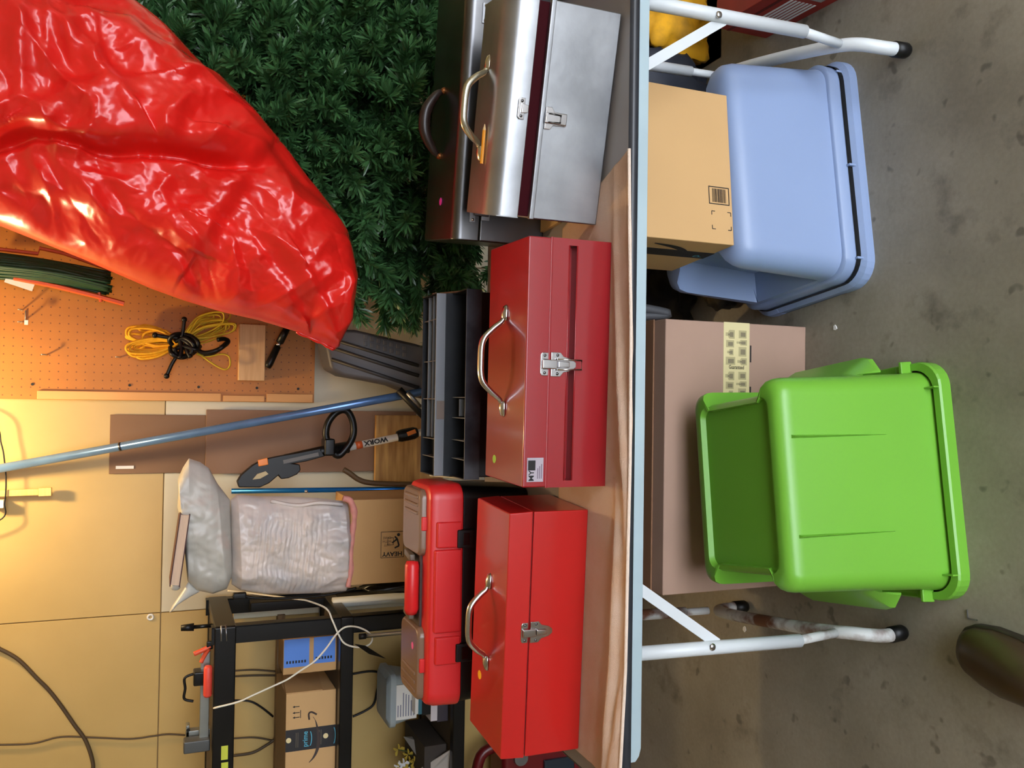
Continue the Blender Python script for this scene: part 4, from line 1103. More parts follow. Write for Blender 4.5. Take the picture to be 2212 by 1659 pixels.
def wr_rolls(px, py, s):
    e = sig((px - 545) / 10) * sig((690 - px) / 10) * sig((py - 1110) / 12)
    ph = px + .10 * (py - 1100) + 4 * noise.noise(Vector((px / 40, py / 30, 4)))
    return wr_soft(px, py, s) * 1.2 + e * (.0045 * abs(math.sin(ph / 3.4)) + .004 * noise.noise(Vector((px / 9, py / 60, 1)))) - .014 * abs(noise.noise(Vector((px / 60, py / 40, 12))))


def sig(x): return 1 / (1 + math.exp(-max(-40, min(40, x))))


m_bagw = M('translucent_white_bag', (222, 208, 198), .30, vscale=9, rgb2=(186, 184, 186), contrast=(.4, .7), alpha=.95)
m_bagg = M('grey_white_bag', (188, 186, 178), .35, var=.10, vscale=6, rgb2=(206, 168, 156), contrast=(.6, .8))
by = 1.28
wb_ = thing('plastic_bag', 'white plastic bag packed with paper rolls and pink hem on the HEAVY carton', 'bag', tuple(at(755, 1180, y=by)))
puffed('bag_body', m_bagw, ([(500, 1262), (520, 1275), (570, 1283), (640, 1283), (700, 1281), (745, 1277), (760, 1262)], [(498, 1080), (512, 1068), (560, 1072), (620, 1072), (690, 1076), (740, 1082), (760, 1092)]), by, .075, wr_rolls, 3.0, wb_, 200, 80)
P = smoothpath([at(x, y, y=by - .055) for x, y in ((741, 1076), (757, 1082), (765, 1105), (763, 1140), (760, 1170), (757, 1200), (758, 1230), (752, 1268))], 5)
MB().tube(P, [.010 + .004 * noise.noise(v * 30) for v in P], 8).build('pink_hem', M('pink_hem', (226, 150, 140), .5, var=.2, vscale=30), wb_, smooth=True)
P = smoothpath([at(x, y, y=by - .04) for x, y in ((585, 1082), (640, 1092), (690, 1086), (740, 1090))], 5)
MB().tube(P, .006, 6).build('seam_fold', m_bagw, wb_, smooth=True)

gb_ = thing('plastic_bag', 'knotted grey white plastic bag with a book on top, above the packed bag', 'bag', tuple(at(500, 1180, y=by)))
puffed('bag_body', m_bagg, ([(383, 1095), (392, 1130), (400, 1200), (405, 1255), (425, 1275), (460, 1283), (490, 1272), (503, 1240)], [(386, 1060), (384, 1035), (395, 1010), (408, 990), (432, 998), (452, 1012), (470, 1045), (497, 1080)]), by, .07, wr_soft, 8.0, gb_)
puffed('bag_tail', m_bagg, ([(366, 1322), (371, 1310), (392, 1280), (408, 1255)], [(368, 1324), (385, 1305), (410, 1290), (432, 1278)]), by, .012, lambda a, b, c_: 0, 1.0, gb_, 30, 16)
bk0, bk1 = at(398, 1106, y=by - .02), at(376, 1258, y=by - .02)
bok = thing('book', 'old pink paged book lying tilted on the knotted bag', 'book', tuple(bk1))
ux = (bk0 - bk1).normalized(); uz = ux.cross(Vector((0, 1, 0))) * -1
if uz.z < 0: uz = -uz
L_ = (bk0 - bk1).length
def obox(mb, a, b):
    P8 = [bk1 + ux * x + Y_ * y + uz * z for z in (a[2], b[2]) for x, y in ((a[0], a[1]), (b[0], a[1]), (b[0], b[1]), (a[0], b[1]))]
    return mb.hexa(P8)
obox(MB(), (.004, -.06, -.012), (L_ - .002, .07, .010)).build('page_block', M('old_pages', (226, 196, 168), .8, var=.12, vscale=40, stretch=(1, 1, 30)), bok)
for z in (-.015, .010):
    obox(MB(), (0, -.064, z), (L_ + .002, .074, z + .003)).build('cover', M('maroon_cover', (70, 34, 34), .6), bok)
MB().sphere(bk1 + Vector((-.008, -.02, -.004)), .012, 10, 7, (1, .7, 1.2)).build('bag_knot', m_bagg, gb_, smooth=True)

# black charger cable and pad at the side of the bag, with white conduit pipe
cable([(502, 1290, 1.35), (520, 1282, 1.35), (545, 1291, 1.35), (620, 1292, 1.33), (700, 1286, 1.3), (770, 1270, 1.28)], .004, 'black power lead hanging beside the packed bag', m_black)
q = at(510, 1285, y=1.36)
tag(MB().box((q.x - .012, 1.345, q.z - .03), (q.x + .008, 1.365, q.z + .01)).build('power_plug', m_black, bevel=.004), 'small black plug at the end of the lead beside the bag', 'plug')
a_, b_ = at(718, 1302, y=1.40), at(905, 1302, y=1.40)
tag(MB().tube([(a_.x, 1.40, a_.z), (a_.x, 1.40, 0)], .017, 16).build('white_pipe', M('white_pipe', (206, 208, 204), .4), smooth=True), 'white plastic pipe standing between the HEAVY carton and the shelf', 'pipe')
q = at(830, 1270, y=1.38)
tag(blob('black_sack', m_bagblk, (q.x - .006, 1.44, .45), .46, (.10, .18, 1.02), 6.0, amp=.12, freq=2.0), 'narrow black sack beside the HEAVY carton', 'sack')
# dark folded things at the shelf side
q0, q1 = at(540, 1312, y=1.52), at(735, 1300, y=1.52)
tag(MB().box((q0.x - .012, 1.50, .0), (q0.x + .018, 1.60, q0.z)).build('black_board', m_black, bevel=.003), 'tall black board standing between the shelf and the white bag', 'board')
q0 = at(715, 1290, y=1.62)
tag(MB().box((q0.x - .05, 1.615, 0), (q0.x + .012, 1.635, at(505, 1290, y=1.62).z)).build('white_trim_board', M('trim_paint', (224, 214, 186), .5), bevel=.002), 'narrow cream board leaning flat on the wall beside the bag', 'board')

# ------------------------------------------------------------------ boards on the wall behind the trimmer
m_brown = M('hardboard', (128, 96, 70), .7, var=.12, vscale=3)
def wallboard(name, y, pxa, pya, pxb, pyb, th, mat, label, cat='board'):
    a, b = at(pxa, pya, y=y), at(pxb, pyb, y=y)
    return tag(MB().box((min(a.x, b.x), y, min(a.z, b.z)), (max(a.x, b.x), y + th, max(a.z, b.z))).build(name, mat, bevel=.0015), label, cat)
o = wallboard('hardboard_sheet', 1.636, 235, 1024, 470, 897, .004, m_brown, 'upper brown hardboard sheet with a white sticker on the wall')
a, b = at(250, 1013, y=1.634), at(289, 1006, y=1.634)
XF[o.name] = Matrix.Identity(4)
MB().box((a.x, 1.633, b.z), (b.x, 1.636, a.z)).build('white_sticker', m_white, o)
wallboard('hardboard_sheet', 1.615, 443, 1024, 900, 889, .012, M('hardboard_dark', (140, 106, 82), .7, var=.1, vscale=3), 'lower brown hardboard sheet behind the string trimmer')
m_ply = wood('plywood_grain', (206, 160, 88), (150, 104, 50), 6.0, (1, 1, 9), .6)
wallboard('plywood_offcut', 1.56, 810, 1042, 960, 898, .02, m_ply, 'wavy grained plywood offcut behind the trimmer shaft')

# ------------------------------------------------------------------ poles
def polething(name, label, cat, P, r, mat, parts=None):
    t = thing(name, label, cat, tuple(P[-1]))
    MB().tube(P, r, 14).build('shaft', mat, t, smooth=True)
    return t
m_pole = M('blue_anodised', (96, 132, 184), .25, .45, var=.15, vscale=20)
pA, pB = at(-160, 1041, y=1.62), at(903, 848, y=1.34)
dP = (pB - pA).normalized(); pC = pA + dP * ((pA.z - .02) / -dP.z)
lp_ = thing('long_pole', 'long blue grey metal pole leaning diagonally against the wall', 'pole', tuple(pC))
MB().tube([pA, pC], .0135, 16).build('shaft', m_pole, lp_, smooth=True)
j1 = at(258, 969, y=1.53)
tpar = (j1.z - pA.z) / (pC.z - pA.z); j1 = pA.lerp(pC, tpar)
MB().tube([j1, j1 + dP * .006], .0142, 16).build('joint_ring', m_steel_dk, lp_, smooth=True)
MB().tube([pC - dP * .03, pC], .0155, 16).build('end_cap', m_black, lp_, smooth=True)
pA, pB = at(500, 1061, y=1.50), at(893, 1062, y=1.50)
bp2 = thing('blue_pole', 'thin bright blue metal pole standing upright beside the white bag', 'pole', (pA.x, 1.50, 0))
MB().tube([(pA.x, 1.50, pA.z), (pB.x, 1.50, .001)], .0085, 14).build('shaft', M('bright_blue', (24, 110, 190), .25, .6), bp2, smooth=True)
k0 = at(661, 1061, y=1.492)
MB().sphere(k0 + Vector((0, -.004, 0)), .006, 10, 8).build('push_button', m_chrome, bp2, smooth=True)
P = smoothpath([at(x, y, y=1.47) for x, y in ((742, 1014), (755, 1022), (775, 1036), (800, 1043), (860, 1046), (905, 1046))] , 5)
P.append(Vector((P[-1].x, 1.50, .01)))
tag(MB().tube(P, .009, 10).build('wooden_cane', M('cane_wood', (96, 72, 44), .5, var=.2), smooth=True), 'bent dark wooden cane in front of the plywood offcut', 'cane')

# ------------------------------------------------------------------ string trimmer
ty2 = 1.46
tm = thing('string_trimmer', 'black and orange string trimmer with loop handle leaning against the wall', 'trimmer', tuple(at(905, 935, y=ty2)))
T_ = lambda px, py, y=ty2: at(px, py, y=y)
m_tb = M('trimmer_black', (10, 10, 10), .4, var=.15, spec=.35)
m_or = M('trimmer_orange', (232, 128, 24), .4)
s0, s1 = T_(745, 968), T_(900, 936)
dS = (s1 - s0).normalized(); sE = s0 + dS * ((s0.z - .03) / -dS.z)
sho = MB().tube([s0, sE], .0125, 14).build('shaft', M('trimmer_shaft', (214, 212, 206), .35, .2), tm, smooth=True)
# rear grip: D-shaped loop
poly_out = [(515, 1052), (511, 1040), (520, 1025), (545, 1004), (568, 992), (600, 985), (640, 978), (690, 968), (700, 985), (660, 996), (632, 1001), (646, 1003), (648, 1015), (640, 1024), (622, 1032), (606, 1034), (600, 1026), (580, 1043), (560, 1052)]
pts = [T_(x, y, ty2 - .02) for x, y in poly_out]
mb = MB(); k = len(pts)
mb.add([p + Y_ * -.018 for p in pts] + [p + Y_ * .018 for p in pts], [tuple(range(k)), tuple(reversed(range(k, 2 * k)))] + [(i, i + k, (i + 1) % k + k, (i + 1) % k) for i in range(k)])
mb.build('rear_housing', m_tb, tm, bevel=.006, bseg=3)
hole = [(546, 1036), (556, 1024), (574, 1018), (580, 1024), (562, 1034)]
pts = [T_(x, y, ty2 - .042) for x, y in hole]; k = len(pts)
MB().add([p for p in pts] + [p + Y_ * .004 for p in pts], [tuple(range(k)), tuple(reversed(range(k, 2 * k)))] + [(i, i + k, (i + 1) % k + k, (i + 1) % k) for i in range(k)]).build('grip_opening', M('opening_cream', (186, 170, 130), .6), tm)
q = [(557, 994), (578, 989), (580, 1004), (559, 1008)]
pts = [T_(x, y, ty2 - .043) for x, y in q]
MB().add(pts + [p + Y_ * .006 for p in pts], [(0, 1, 2, 3), (7, 6, 5, 4), (0, 4, 5, 1), (1, 5, 6, 2), (2, 6, 7, 3), (3, 7, 4, 0)]).build('battery_button', m_or, tm, bevel=.002)
MB().tube([T_(615, 992, ty2 - .02), T_(700, 974, ty2 - .02), T_(752, 966, ty2 - .01)], [.016, .018, .020], 12).build('barrel', m_tb, tm, smooth=True)
MB().bar(T_(612, 998, ty2 - .04), T_(688, 981, ty2 - .04), .012, .003, (0, 1, 0)).build('grey_decal', M('decal_grey', (96, 92, 88), .5), tm)
lo_ = [T_(x, y, ty2 - .03) for x, y in ((722, 980), (712, 962), (704, 940), (708, 915), (722, 895), (738, 886), (752, 890), (762, 910), (764, 935), (757, 955), (745, 972), (732, 984))]
MB().tube(smoothpath(lo_ + [lo_[0]], 5), .0115, 10).build('loop_handle', m_tb, tm, smooth=True)
MB().box(T_(724, 985, ty2 - .05), T_(694, 946, ty2 + .02)).build('clamp_block', m_tb, tm, bevel=.006)
r0, r1 = T_(768, 963), T_(782, 960)
MB().tube([r0, r1], .0132, 14).build('orange_band', M('orange_band', (206, 90, 40), .4), sho, smooth=True)
tmid = T_(812, 953, ty2 - .0135)
text_mb('WORX', .022, tmid, -dS, (-dS).cross(Y_) * -1 if ((-dS).cross(Y_)).x > 0 else (-dS).cross(Y_), .0008, width=.085, bold=.04).build('print', m_ink, sho)
c0, c1 = T_(858, 943), T_(902, 934)
co = MB().tube([c0, c0.lerp(c1, .2), c0.lerp(c1, .8), c1], [.018, .022, .022, .017], 10).build('shaft_coupler', m_tb, tm, smooth=False, bevel=.002)
MB().bar(T_(880, 938, ty2 - .022), T_(898, 931, ty2 - .022), .014, .004, (0, 1, 0)).build('coupler_button', m_or, co, bevel=.001)
MB().sphere(sE + Vector((0, 0, .03)), .06, 14, 8, (1, 1, .5)).build('trimmer_head', m_tb, tm, smooth=True)

# ------------------------------------------------------------------ grey moulded case leaning in the corner by the pegboard
gpl = [(704, 738, 1.42), (716, 798, 1.42), (742, 812, 1.41), (800, 822, 1.39), (850, 832, 1.37), (905, 855, 1.35), (960, 870, 1.33), (960, 760, 1.33), (900, 742, 1.35), (770, 712, 1.40), (715, 712, 1.42)]
pts = [at(*q[:2], y=q[2]) for q in gpl]; k = len(pts)
gcs = thing('moulded_case', 'dark grey moulded plastic case leaning below the pegboard', 'case', tuple(at(960, 830, y=1.33)))
m_gpl = M('charcoal_plastic', (74, 72, 76), .5, var=.1)
MB().add(pts + [p + Vector((0, .07, .02)) for p in pts], [tuple(range(k)), tuple(reversed(range(k, 2 * k)))] + [(i, i + k, (i + 1) % k + k, (i + 1) % k) for i in range(k)]).build('shell', m_gpl, gcs, bevel=.012, bseg=3)
for (xa, ya, xb, yb_) in ((716, 776, 905, 838), (720, 752, 905, 812), (725, 735, 905, 790)):
    MB().tube([at(xa, ya, y=1.415), at(xb, yb_, y=1.345)], .006, 8).build('ridge', M('case_ridge', (48, 46, 48), .5), gcs, smooth=True)
random.seed(8)
for i in range(7):
    for j in range(2):
        p = at(790 + i * 14, 728 + j * 14 + i * 4, y=1.385 - i * .005)
        MB().box(p + Vector((-.007, -.002, -.006)), p + Vector((.007, .004, .006))).build('nub', M('case_nub', (92, 90, 92), .5), gcs, bevel=.001)
P = [at(862, 842, y=1.30), at(892, 876, y=1.30), at(915, 900, y=1.30)]
st = thing('tripod_stand', 'black tripod leg with a silver tube beside the black tool chest', 'tripod', tuple(P[-1]))
MB().tube([P[0], P[2], Vector((P[2].x - .03, 1.3, .3))], .013, 10).build('leg', m_black, st, smooth=True)
MB().tube([at(880, 848, y=1.29), at(908, 880, y=1.29)], .008, 10).build('inner_tube', m_steel, st, smooth=True)

# ------------------------------------------------------------------ pegboard and what hangs on it
pbz = at(680, 780, y=1.632).z; pbx = at(340, 866, y=1.632).x
pg = thing('pegboard', 'orange brown perforated pegboard screwed to the wall behind the red bag', 'pegboard', (pbx, 1.632, pbz))
mpg = pegboard_mat('pegboard_brown', (186, 116, 36), (116, 68, 22), rad=.085)
MB().box((0, 0, 0), (1.30, .006, 1.2)).build('board', mpg, pg, world=False)
m_pine = wood('pine_strip', (222, 168, 104), (198, 138, 78), 5, (1, 1, .4))
def zrel(px): return at(px, 850, y=1.62).z - pbz
for a, b, w in ((80, 478, .028), (576, 676, .030), (482, 572, .022)):
    MB().box((.001, -.012, zrel(b)), (w, 0, zrel(a))).build('edge_strip', m_pine, pg, bevel=.002, world=False)
for px, py in ((70, 830), (280, 832), (429, 836), (555, 838), (644, 840)):
    p = at(px, py, y=1.63); MB().tube([(p.x - pbx, -.003, p.z - pbz), (p.x - pbx, .001, p.z - pbz)], .0045, 10).build('nail_head', m_ink, pg, world=False)
p0, p1 = at(571, 823, y=1.60), at(517, 700, y=1.60)
tag(MB().box((p0.x, 1.590, p0.z), (p1.x, 1.6315, p1.z)).build('wood_block', wood('pale_block', (226, 186, 134), (206, 160, 108), 6), bevel=.002), 'pale wooden block fixed low on the pegboard', 'block')
mw_ = M('hook_wire', (214, 206, 186), .3, .8)
for k, (px, py, L, lab) in enumerate(((55, 690, .05, 'double pronged wire hook on the pegboard with a white tag'), (100, 767, .03, 'lone single wire hook between the double hook and the yellow rope'), (258, 772, .03, 'single wire hook nearest the yellow rope'))):
    h = thing('peg_hook', lab, 'hook', tuple(at(px, py, y=1.63)), 0, 'wire hooks on the pegboard')
    p = at(px, py, y=1.63)
    if k == 0:
        for dx in (-.012, .026):
            MB().tube(smoothpath([p + Vector((dx, 0, .012)), p + Vector((dx, -.03, .004)), p + Vector((dx, -.05, .004)), p + Vector((dx, -.055, .014))], 4), .0022, 6).build('prong', mw_, h, smooth=True)
        MB().tube([p + Vector((-.014, -.002, .0)), p + Vector((.028, -.002, .0))], .0022, 6).build('bridge', mw_, h, smooth=True)
        MB().box(p + Vector((-.02, -.052, -.014)), p + Vector((-.006, -.046, -.004))).build('tag', m_white, h)
    else:
        MB().tube(smoothpath([p, p + Vector((0, -.02, -.004)), p + Vector((0, -L, -.002)), p + Vector((0, -L - .006, .01))], 4), .0025, 6).build('prong', mw_, h, smooth=True)
# yellow rope hank
random.seed(14)
yr = thing('yellow_rope', 'yellow rope hank hanging from the pegboard', 'rope', tuple(at(385, 745, y=1.60)))
m_rope = M('yellow_rope', (244, 178, 20), .6, var=.15, vscale=60, bump=.4, bscale=300)
m_rope2 = M('yellow_twine', (206, 176, 30), .6, var=.15, vscale=60)
kn = (388, 742)
for k in range(13):
    ex = 268 + random.uniform(0, 40); ey = 735 + random.uniform(-30, 38); w = random.uniform(8, 22)
    y = 1.60 - random.uniform(0, .035)
    lp = [kn, ((kn[0] + ex) / 2 + 10, (kn[1] + ey) / 2 - w), (ex + 12, ey - w * .7), (ex, ey), (ex + 14, ey + w * .6), ((kn[0] + ex) / 2 + 8, (kn[1] + ey) / 2 + w * .8), kn]
    MB().tube(smoothpath([at(a, b, y=y) for a, b in lp], 6), .0042, 7).build('loop', m_rope, yr, smooth=True)
for k in range(12):
    ex = 470 + random.uniform(-10, 40); ey = 700 + random.uniform(-22, 30); w = random.uniform(10, 26)
    y = 1.59 - random.uniform(0, .04); kq = (398 + random.uniform(-6, 10), 738 + random.uniform(-12, 8))
    lp = [kq, ((kq[0] + ex) / 2 - 12, (kq[1] + ey) / 2 - w), (ex - 8, ey - w * .7), (ex, ey), (ex - 14, ey + w * .7), ((kq[0] + ex) / 2 - 6, (kq[1] + ey) / 2 + w * .6), kq]
    MB().tube(smoothpath([at(a, b, y=y) for a, b in lp], 6), .0028, 7).build('loop', m_rope2, yr, smooth=True)
MB().tube(smoothpath([at(a, b, y=1.57) for a, b in ((420, 755), (440, 772), (470, 792), (488, 798), (497, 788), (494, 770), (478, 765), (450, 770), (425, 765))], 6), .0028, 7).build('loop', m_rope2, yr, smooth=True)
# black bungee
bg_ = thing('bungee_cord', 'black bungee cord knotted over the yellow rope', 'cord', tuple(at(385, 750, y=1.56)))
for pts in ([(372, 745), (366, 735), (375, 724), (395, 722), (415, 728), (428, 742), (420, 760), (395, 772), (372, 765), (368, 750)], [(380, 730), (405, 740), (415, 760), (392, 770), (375, 755)], [(440, 765), (460, 762), (480, 750), (493, 738), (484, 732), (470, 734)], [(420, 750), (440, 762), (470, 756), (488, 742)], [(378, 738), (398, 730), (418, 745), (410, 765), (385, 768), (376, 752)], [(372, 758), (395, 748), (422, 755), (432, 748)], [(386, 726), (392, 750), (388, 774)], [(408, 728), (402, 752), (412, 772)]):
    MB().tube(smoothpath([at(a, b, y=1.555 - .01 * (i % 3)) for i, (a, b) in enumerate(pts)], 6), .0075, 8).build('coil', m_black, bg_, smooth=True)
for pts in ([(385, 765), (372, 785), (360, 812)], [(385, 730), (360, 728), (335, 724)], [(392, 728), (396, 710), (398, 690)]):
    P = smoothpath([at(a, b, y=1.545) for a, b in pts], 5)
    MB().tube(P, .006, 8).build('end', m_black, bg_, smooth=True)
    MB().sphere(P[-1], .0095, 10, 7).build('ball_end', m_black, bg_, smooth=True)
# black handled tool
P = [at(578, 794, y=1.585), at(600, 748, y=1.585), at(604, 740, y=1.585), at(622, 705, y=1.585)]
sd_ = thing('black_handled_tool', 'tool with a black grip and steel collar hanging below the wooden block', 'tool', tuple(P[0]))
MB().tube([P[0], P[0].lerp(P[1], .15), P[1]], [.010, .0125, .0115], 12).build('grip', m_black, sd_, smooth=True)
MB().tube([P[1], P[2]], .009, 12).build('collar', m_chrome, sd_, smooth=True)
MB().tube([P[2], P[3]], [.013, .012], 12).build('body', m_tb, sd_, smooth=True)
# green cord on an orange winder
wn = thing('cord_winder', 'dark green extension cord wound on an orange plastic winder', 'cord winder', tuple(at(240, 630, y=1.56)))
m_gc = M('green_cord', (20, 66, 40), .45, var=.3, vscale=30)
m_ow = M('orange_winder', (206, 84, 40), .45)
for k in range(22):
    t = k / 21; y = 1.575 - .05 * math.sin(math.pi * t) - random.uniform(0, .006)
    a = (-30, 548 + 50 * t + random.uniform(-4, 4)); b = (100 + random.uniform(-10, 10), 562 + 48 * t); c_ = (238 + random.uniform(-8, 6), 592 + 44 * t + random.uniform(-4, 4))
    MB().tube(smoothpath([at(*a, y=y), at(*b, y=y - .01), at(*c_, y=y)], 6), .0052, 7).build('cord_strand', m_gc, wn, smooth=True)
for pts, w in (([(-30, 535), (82, 548), (86, 536), (140, 548), (260, 590)], .012), ([(30, 600), (120, 618), (210, 640), (268, 656)], .016), ([(214, 632), (218, 652)], .010)):
    P = [at(a, b, y=1.555) for a, b in pts]
    MB().tube(P, w * .5, 6).build('winder_bar', m_ow, wn)
q0, q1 = at(12, 602, y=1.56), at(72, 622, y=1.56)
MB().bar(q0, q1, .022, .002, (0, 1, 0)).build('paper_tag', m_white, wn)
# wooden handled brush and little fixtures at the top of the wall
q0, q1 = at(-120, 1070, y=1.61), at(112, 1062, y=1.61)
br_ = thing('hanging_brush', 'pale wooden handled brush hanging on the wall at the top', 'brush', tuple(q1))
MB().bar(q0, at(84, 1063, y=1.61), .020, .010, (0, 1, 0)).build('handle', wood('pale_handle', (226, 192, 120), (206, 170, 100)), br_, bevel=.002)
MB().bar(at(84, 1063, y=1.61), q1, .026, .016, (0, 1, 0)).build('block', wood('pale_handle2', (232, 200, 130), (210, 176, 110)), br_, bevel=.002)
q = at(4, 1088, y=1.62)
tag(MB().box((q.x - .012, 1.60, q.z - .008), (q.x + .012, 1.6455, q.z + .03)).build('wall_clip', m_white, bevel=.002), 'small white clip on the wall at the top beside the brush', 'clip')
p = at(325, 1333, y=1.645)
ring = [(p.x + .008 * math.cos(a), 1.6445, p.z + .008 * math.sin(a)) for a in [2 * math.pi * i / 20 for i in range(20)]]
tag(MB().tube(ring, .0035, 6, closed=True).build('screw_cup', m_white, smooth=True), 'tiny white ring screwed to the wall near the seam', 'ring')
# lower white pegboard strip behind the tree
q0, q1 = at(1028, 620, y=1.64), at(960, 480, y=1.64)
tag(MB().box((.30, 1.636, q0.z), (1.3, 1.6455, .75)).build('white_pegboard', pegboard_mat('pegboard_pale', (190, 176, 146), (40, 36, 30), rad=.13)), 'pale perforated board low on the wall behind the tree', 'pegboard')

# ------------------------------------------------------------------ artificial tree
random.seed(31)
TC = Vector((.86, 1.22, 0))
tr = thing('christmas_tree', 'dark green artificial fir tree half covered by the red bag', 'tree', (TC.x, TC.y, 0))
m_ndl = M('fir_needles', (72, 116, 66), .38, rgb2=(40, 78, 44), vscale=14, contrast=(.35, .65), spec=.6)
m_bark = M('branch_wire', (44, 36, 24), .8)
MB().tube([(TC.x, TC.y, .02), (TC.x, TC.y, 2.05)], .018, 10).build('trunk', m_bark, tr, smooth=True)
for k in range(3):
    a = 2 * math.pi * k / 3 + .4
    MB().bar((TC.x, TC.y, .03), (TC.x + .30 * math.cos(a), TC.y + .30 * math.sin(a), .012), .025, .012).build('stand_leg', m_blackmetal, tr)


def twig_geo(rng, L=.15, n=250, nl=.044):
    V, F = [], []
    stem = [Vector((0, 0, -.05)), Vector((rng.uniform(-.01, .01), rng.uniform(-.01, .01), L * .5)), Vector((rng.uniform(-.02, .02), rng.uniform(-.02, .02), L))]
    for i in range(n):
        t = rng.random() ** .85
        p = stem[0].lerp(stem[1], t * 2) if t < .5 else stem[1].lerp(stem[2], t * 2 - 1)
        a = rng.uniform(0, 2 * math.pi); tilt = rng.uniform(.35, 1.15) * (1 - .55 * max(0, t - .6))
        d = Vector((math.cos(a) * math.sin(tilt), math.sin(a) * math.sin(tilt), math.cos(tilt)))
        l = nl * rng.uniform(.65, 1.1); w = .0024 * rng.uniform(.8, 1.3)
        sd2 = d.cross(Vector((rng.uniform(-1, 1), rng.uniform(-1, 1), rng.uniform(-1, 1)))).normalized() * w
        b = len(V); V += [p - sd2, p + sd2, p + d * l * .8 + sd2 * .9, p + d * l, p + d * l * .8 - sd2 * .9]
        F.append((b, b + 1, b + 2, b + 3, b + 4))
    b = len(V)
    for q in stem:
        V += [q + Vector((.0018, 0, 0)), q + Vector((-.0009, .0016, 0)), q + Vector((-.0009, -.0016, 0))]
    for i in range(2):
        for j in range(3): F.append((b + i * 3 + j, b + i * 3 + (j + 1) % 3, b + i * 3 + 3 + (j + 1) % 3, b + i * 3 + 3 + j))
    return V, F


rng = random.Random(5)
TW = []
for k in range(6):
    V, F = twig_geo(rng, L=.13 + .02 * (k % 3))
    me = bpy.data.meshes.new('twig'); me.from_pydata([tuple(v) for v in V], [], F); me.materials.append(m_ndl); TW.append((me, V, F))


def twig_pose(rng, front=True):
    """a twig tip on the outside of the flattened cone of the tree"""
    z = rng.uniform(.62, 1.80)
    a = rng.uniform(-math.pi, 0) if front else rng.uniform(-math.pi, math.pi)
    f = max(.12, 1 - (z - .55) / 1.75)
    # layered tiers of branches
    z = round(z / .085) * .085 + rng.uniform(-.03, .03)
    rr = f * (.66 + .1 * rng.random()) * (rng.uniform(.80, 1.0) if rng.random() < .72 else rng.uniform(.55, .8))
    p = Vector((TC.x + math.cos(a) * rr * 1.10, TC.y + math.sin(a) * rr * .62, z))
    d = Vector((math.cos(a) * 1.0, math.sin(a) * .9, rng.uniform(-.25, .35))) + Vector((rng.uniform(-.6, .6), rng.uniform(-.25, .25), rng.uniform(-.35, .35)))
    return p, d.normalized()


poses = []
tries = 0
while len(poses) < 300 and tries < 20000:
    tries += 1
    p, d = twig_pose(rng)
    if p.y > 1.2: continue
    if p.z < .86 and p.y < .90: continue
    q = p - CAM; dep = q.dot(FW); px = 1106 + FPX * q.dot(IV) / dep; py = 829.5 - FPX * q.dot(IU) / dep
    if not (250 < px < 1010 and -80 < py < 715): continue
    if px < 700 and py > 200 and px < 300 + (py - 40) * .8: continue
    if any((p - o_[0]).length < .042 for o_ in poses): continue
    poses.append((p, d))
for p, d in poses:
    me = rng.choice(TW)[0]
    o = bpy.data.objects.new('branch', me); COL.objects.link(o); o.parent = tr
    rot = d.to_track_quat('Z', 'X').to_matrix().to_4x4() @ Matrix.Rotation(rng.uniform(0, 6.28), 4, 'Z')
    o.matrix_local = Matrix.Translation(p - Vector((TC.x, TC.y, 0)) - d * .09) @ rot @ Matrix.Scale(rng.uniform(.95, 1.25), 4)
SV, SF = [], []
for k in range(620):
    p, d = twig_pose(rng, False); p = TC + Vector(((p.x - TC.x) * .74, (p.y - TC.y) * .70, p.z))
    me, V, F = rng.choice(TW)
    mm = Matrix.Translation(p - d * .10) @ d.to_track_quat('Z', 'X').to_matrix().to_4x4() @ Matrix.Rotation(rng.uniform(0, 6.28), 4, 'Z')
    if p.y + max(0, d.y) * .12 > 1.56 or (p.z < .86 and p.y < .92): continue
    b = len(SV); SV += [mm @ v for v in V]; SF += [[i + b for i in f] for f in F]
mb = MB(); mb.v = SV; mb.f = SF
fo = mb.build('inner_branches', m_ndl, tr); fo['kind'] = 'stuff'
for k in range(34):
    z = .55 + k * .042; a = k * 2.4; f = max(.12, 1 - (z - .55) / 1.75)
    e = Vector((TC.x + math.cos(a) * .6 * f, TC.y + math.sin(a) * .36 * f, z + .05))
    if e.y < 1.6: MB().tube([(TC.x, TC.y, z), e], .004, 5).build('limb', m_bark, tr)

# ------------------------------------------------------------------ red plastic bag over the tree top
m_rbag = M('red_bag_plastic', (230, 34, 28), .26, var=.12, vscale=5, coat=.2, bump=.10, bscale=30)


def sig(x): return 1 / (1 + math.exp(-max(-40, min(40, x))))


BAGFOLDS = [([(10, 30), (70, 90), (150, 125), (230, 190), (275, 250), (300, 290)], .040, 26), ([(225, 108), (290, 110), (340, 150), (440, 195)], .045, 24),
            ([(480, 335), (560, 345), (640, 430), (700, 480)], .040, 26), ([(570, 350), (520, 420), (470, 500), (420, 570)], .042, 30),
            ([(470, 520), (530, 545), (590, 620), (640, 690)], .034, 24), ([(0, 420), (120, 450), (250, 500), (400, 560)], -.034, 26),
            ([(100, 300), (180, 260), (300, 240)], .030, 30), ([(640, 600), (680, 660), (716, 735)], .030, 18), ([(330, 60), (360, 140), (380, 230), (470, 260)], -.030, 28)]


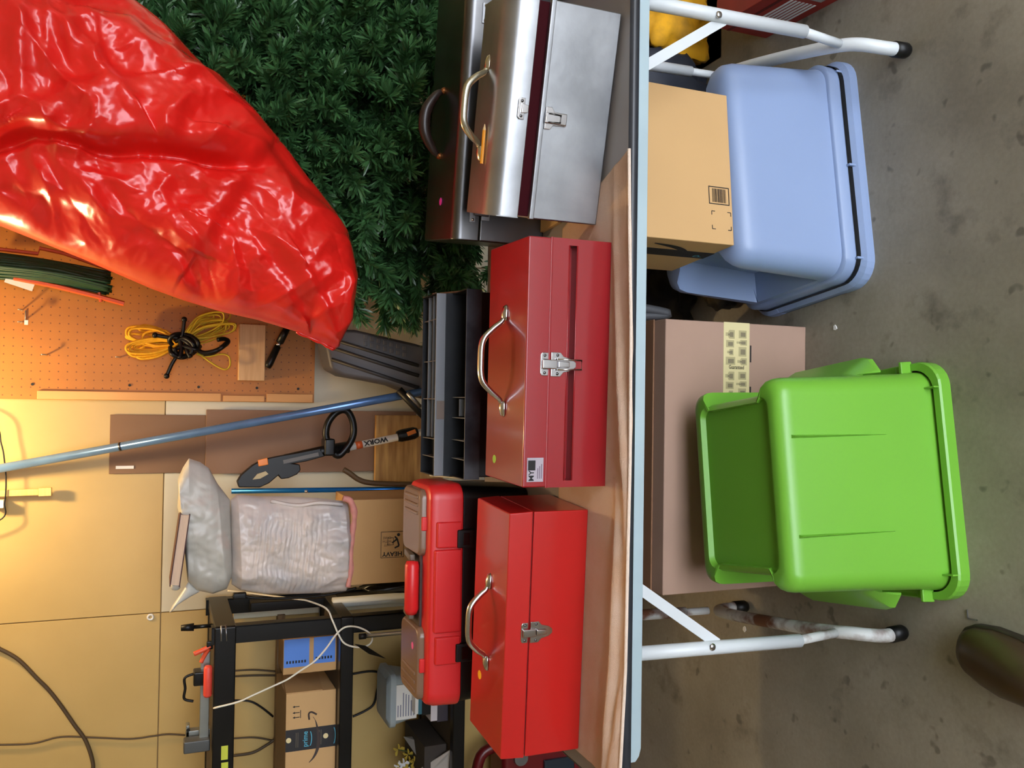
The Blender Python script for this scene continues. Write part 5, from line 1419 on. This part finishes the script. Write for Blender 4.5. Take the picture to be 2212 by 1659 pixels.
def wr_bag(px, py, s):
    wx = 40 * noise.noise(Vector((px / 160, py / 160, 7))); wy = 40 * noise.noise(Vector((px / 160, py / 160, 17)))
    a, b = px + wx, py + wy
    # main sag fold running along the bag
    h = .075 * sig((342 + .05 * a - b + 18 * math.sin(a / 120)) / 9) * sig((560 - a) / 40)
    h -= .055 * math.exp(-((b - 354 - .05 * a) / 11) ** 2) * sig((520 - a) / 40)
    # long diagonal folds
    dg = (a * .78 - b * .62)
    h += .020 * abs(noise.noise(Vector((dg / 85, (a * .62 + b * .78) / 300, 1)))) * 2
    # individual long creases: high on one side, low on the other
    for pl_, am_, wd in BAGFOLDS:
        best = 1e9; sg = 1
        for (x0, y0), (x1, y1) in zip(pl_[:-1], pl_[1:]):
            dx, dy = x1 - x0, y1 - y0; L2 = dx * dx + dy * dy
            t = max(0, min(1, ((px - x0) * dx + (py - y0) * dy) / L2))
            ex, ey = px - x0 - t * dx, py - y0 - t * dy; dd = math.hypot(ex, ey)
            if dd < abs(best): best = dd; sg = 1 if dx * ey - dy * ex > 0 else -1
        h += am_ * (sg * best / wd) * math.exp(-(best / wd) ** 1.2)
    # crumple creases
    h -= .050 * abs(noise.noise(Vector((a / 120, b / 110, 3))))
    h -= .016 * abs(noise.noise(Vector((a / 60, b / 70, 5))))
    h -= .0045 * abs(noise.noise(Vector((a / 24, b / 20, 9))))
    h += .0010 * noise.noise(Vector((a / 9, b / 8, 2)))
    return h + .02


bgx = ([(-190, 420), (-60, 465), (0, 488), (100, 528), (180, 560), (260, 595), (330, 625), (400, 650), (480, 674), (560, 692), (640, 716), (695, 740), (722, 752)],
       [(-150, -330), (30, -230), (150, -120), (268, 0), (345, 62), (450, 165), (548, 252), (622, 332), (690, 420), (745, 500), (764, 600), (752, 690), (727, 752)])
rb = thing('plastic_bag', 'large crumpled glossy red plastic bag draped over the tree top', 'bag', tuple(at(724, 750, y=.93)))
puffed('bag_body', m_rbag, bgx, .93, .20, wr_bag, 0.0, rb, 260, 200)
P = [at(a, b, y=.93) for a, b in ((640, 716), (695, 740), (722, 752), (740, 720), (757, 680))]
MB().tube(smoothpath(P, 6), [.004 + .003 * math.sin(i) ** 2 for i in range(25)], 6).build('bag_seam', m_rbag, rb, smooth=True)

# mop handle and black dust scoop under the shelf
q0 = at(790, 1374, y=1.17)
mh = thing('mop_handle', 'thin silver mop handle with black grip standing in front of the shelf post', 'mop handle', (q0.x, 1.17, 0))
MB().tube([(q0.x, 1.17, .001), (q0.x, 1.17, q0.z)], .006, 10).build('tube', m_steel, mh, smooth=True)
MB().tube([(q0.x, 1.17, q0.z), (q0.x, 1.17, q0.z + .02)], .009, 10).build('grip', m_black, mh, smooth=True)
F3 = [at(768, 1392, y=1.17), at(792, 1396, y=1.15), at(836, 1424, y=1.13), at(800, 1414, y=1.17)]
tag(MB().add(F3 + [p_ + Vector((0, .012, .004)) for p_ in F3], [(0, 1, 2, 3), (7, 6, 5, 4), (0, 4, 5, 1), (1, 5, 6, 2), (2, 6, 7, 3), (3, 7, 4, 0)]).build('dust_scoop', m_black, bevel=.002), 'small black scoop hanging beside the white cord loop', 'scoop')
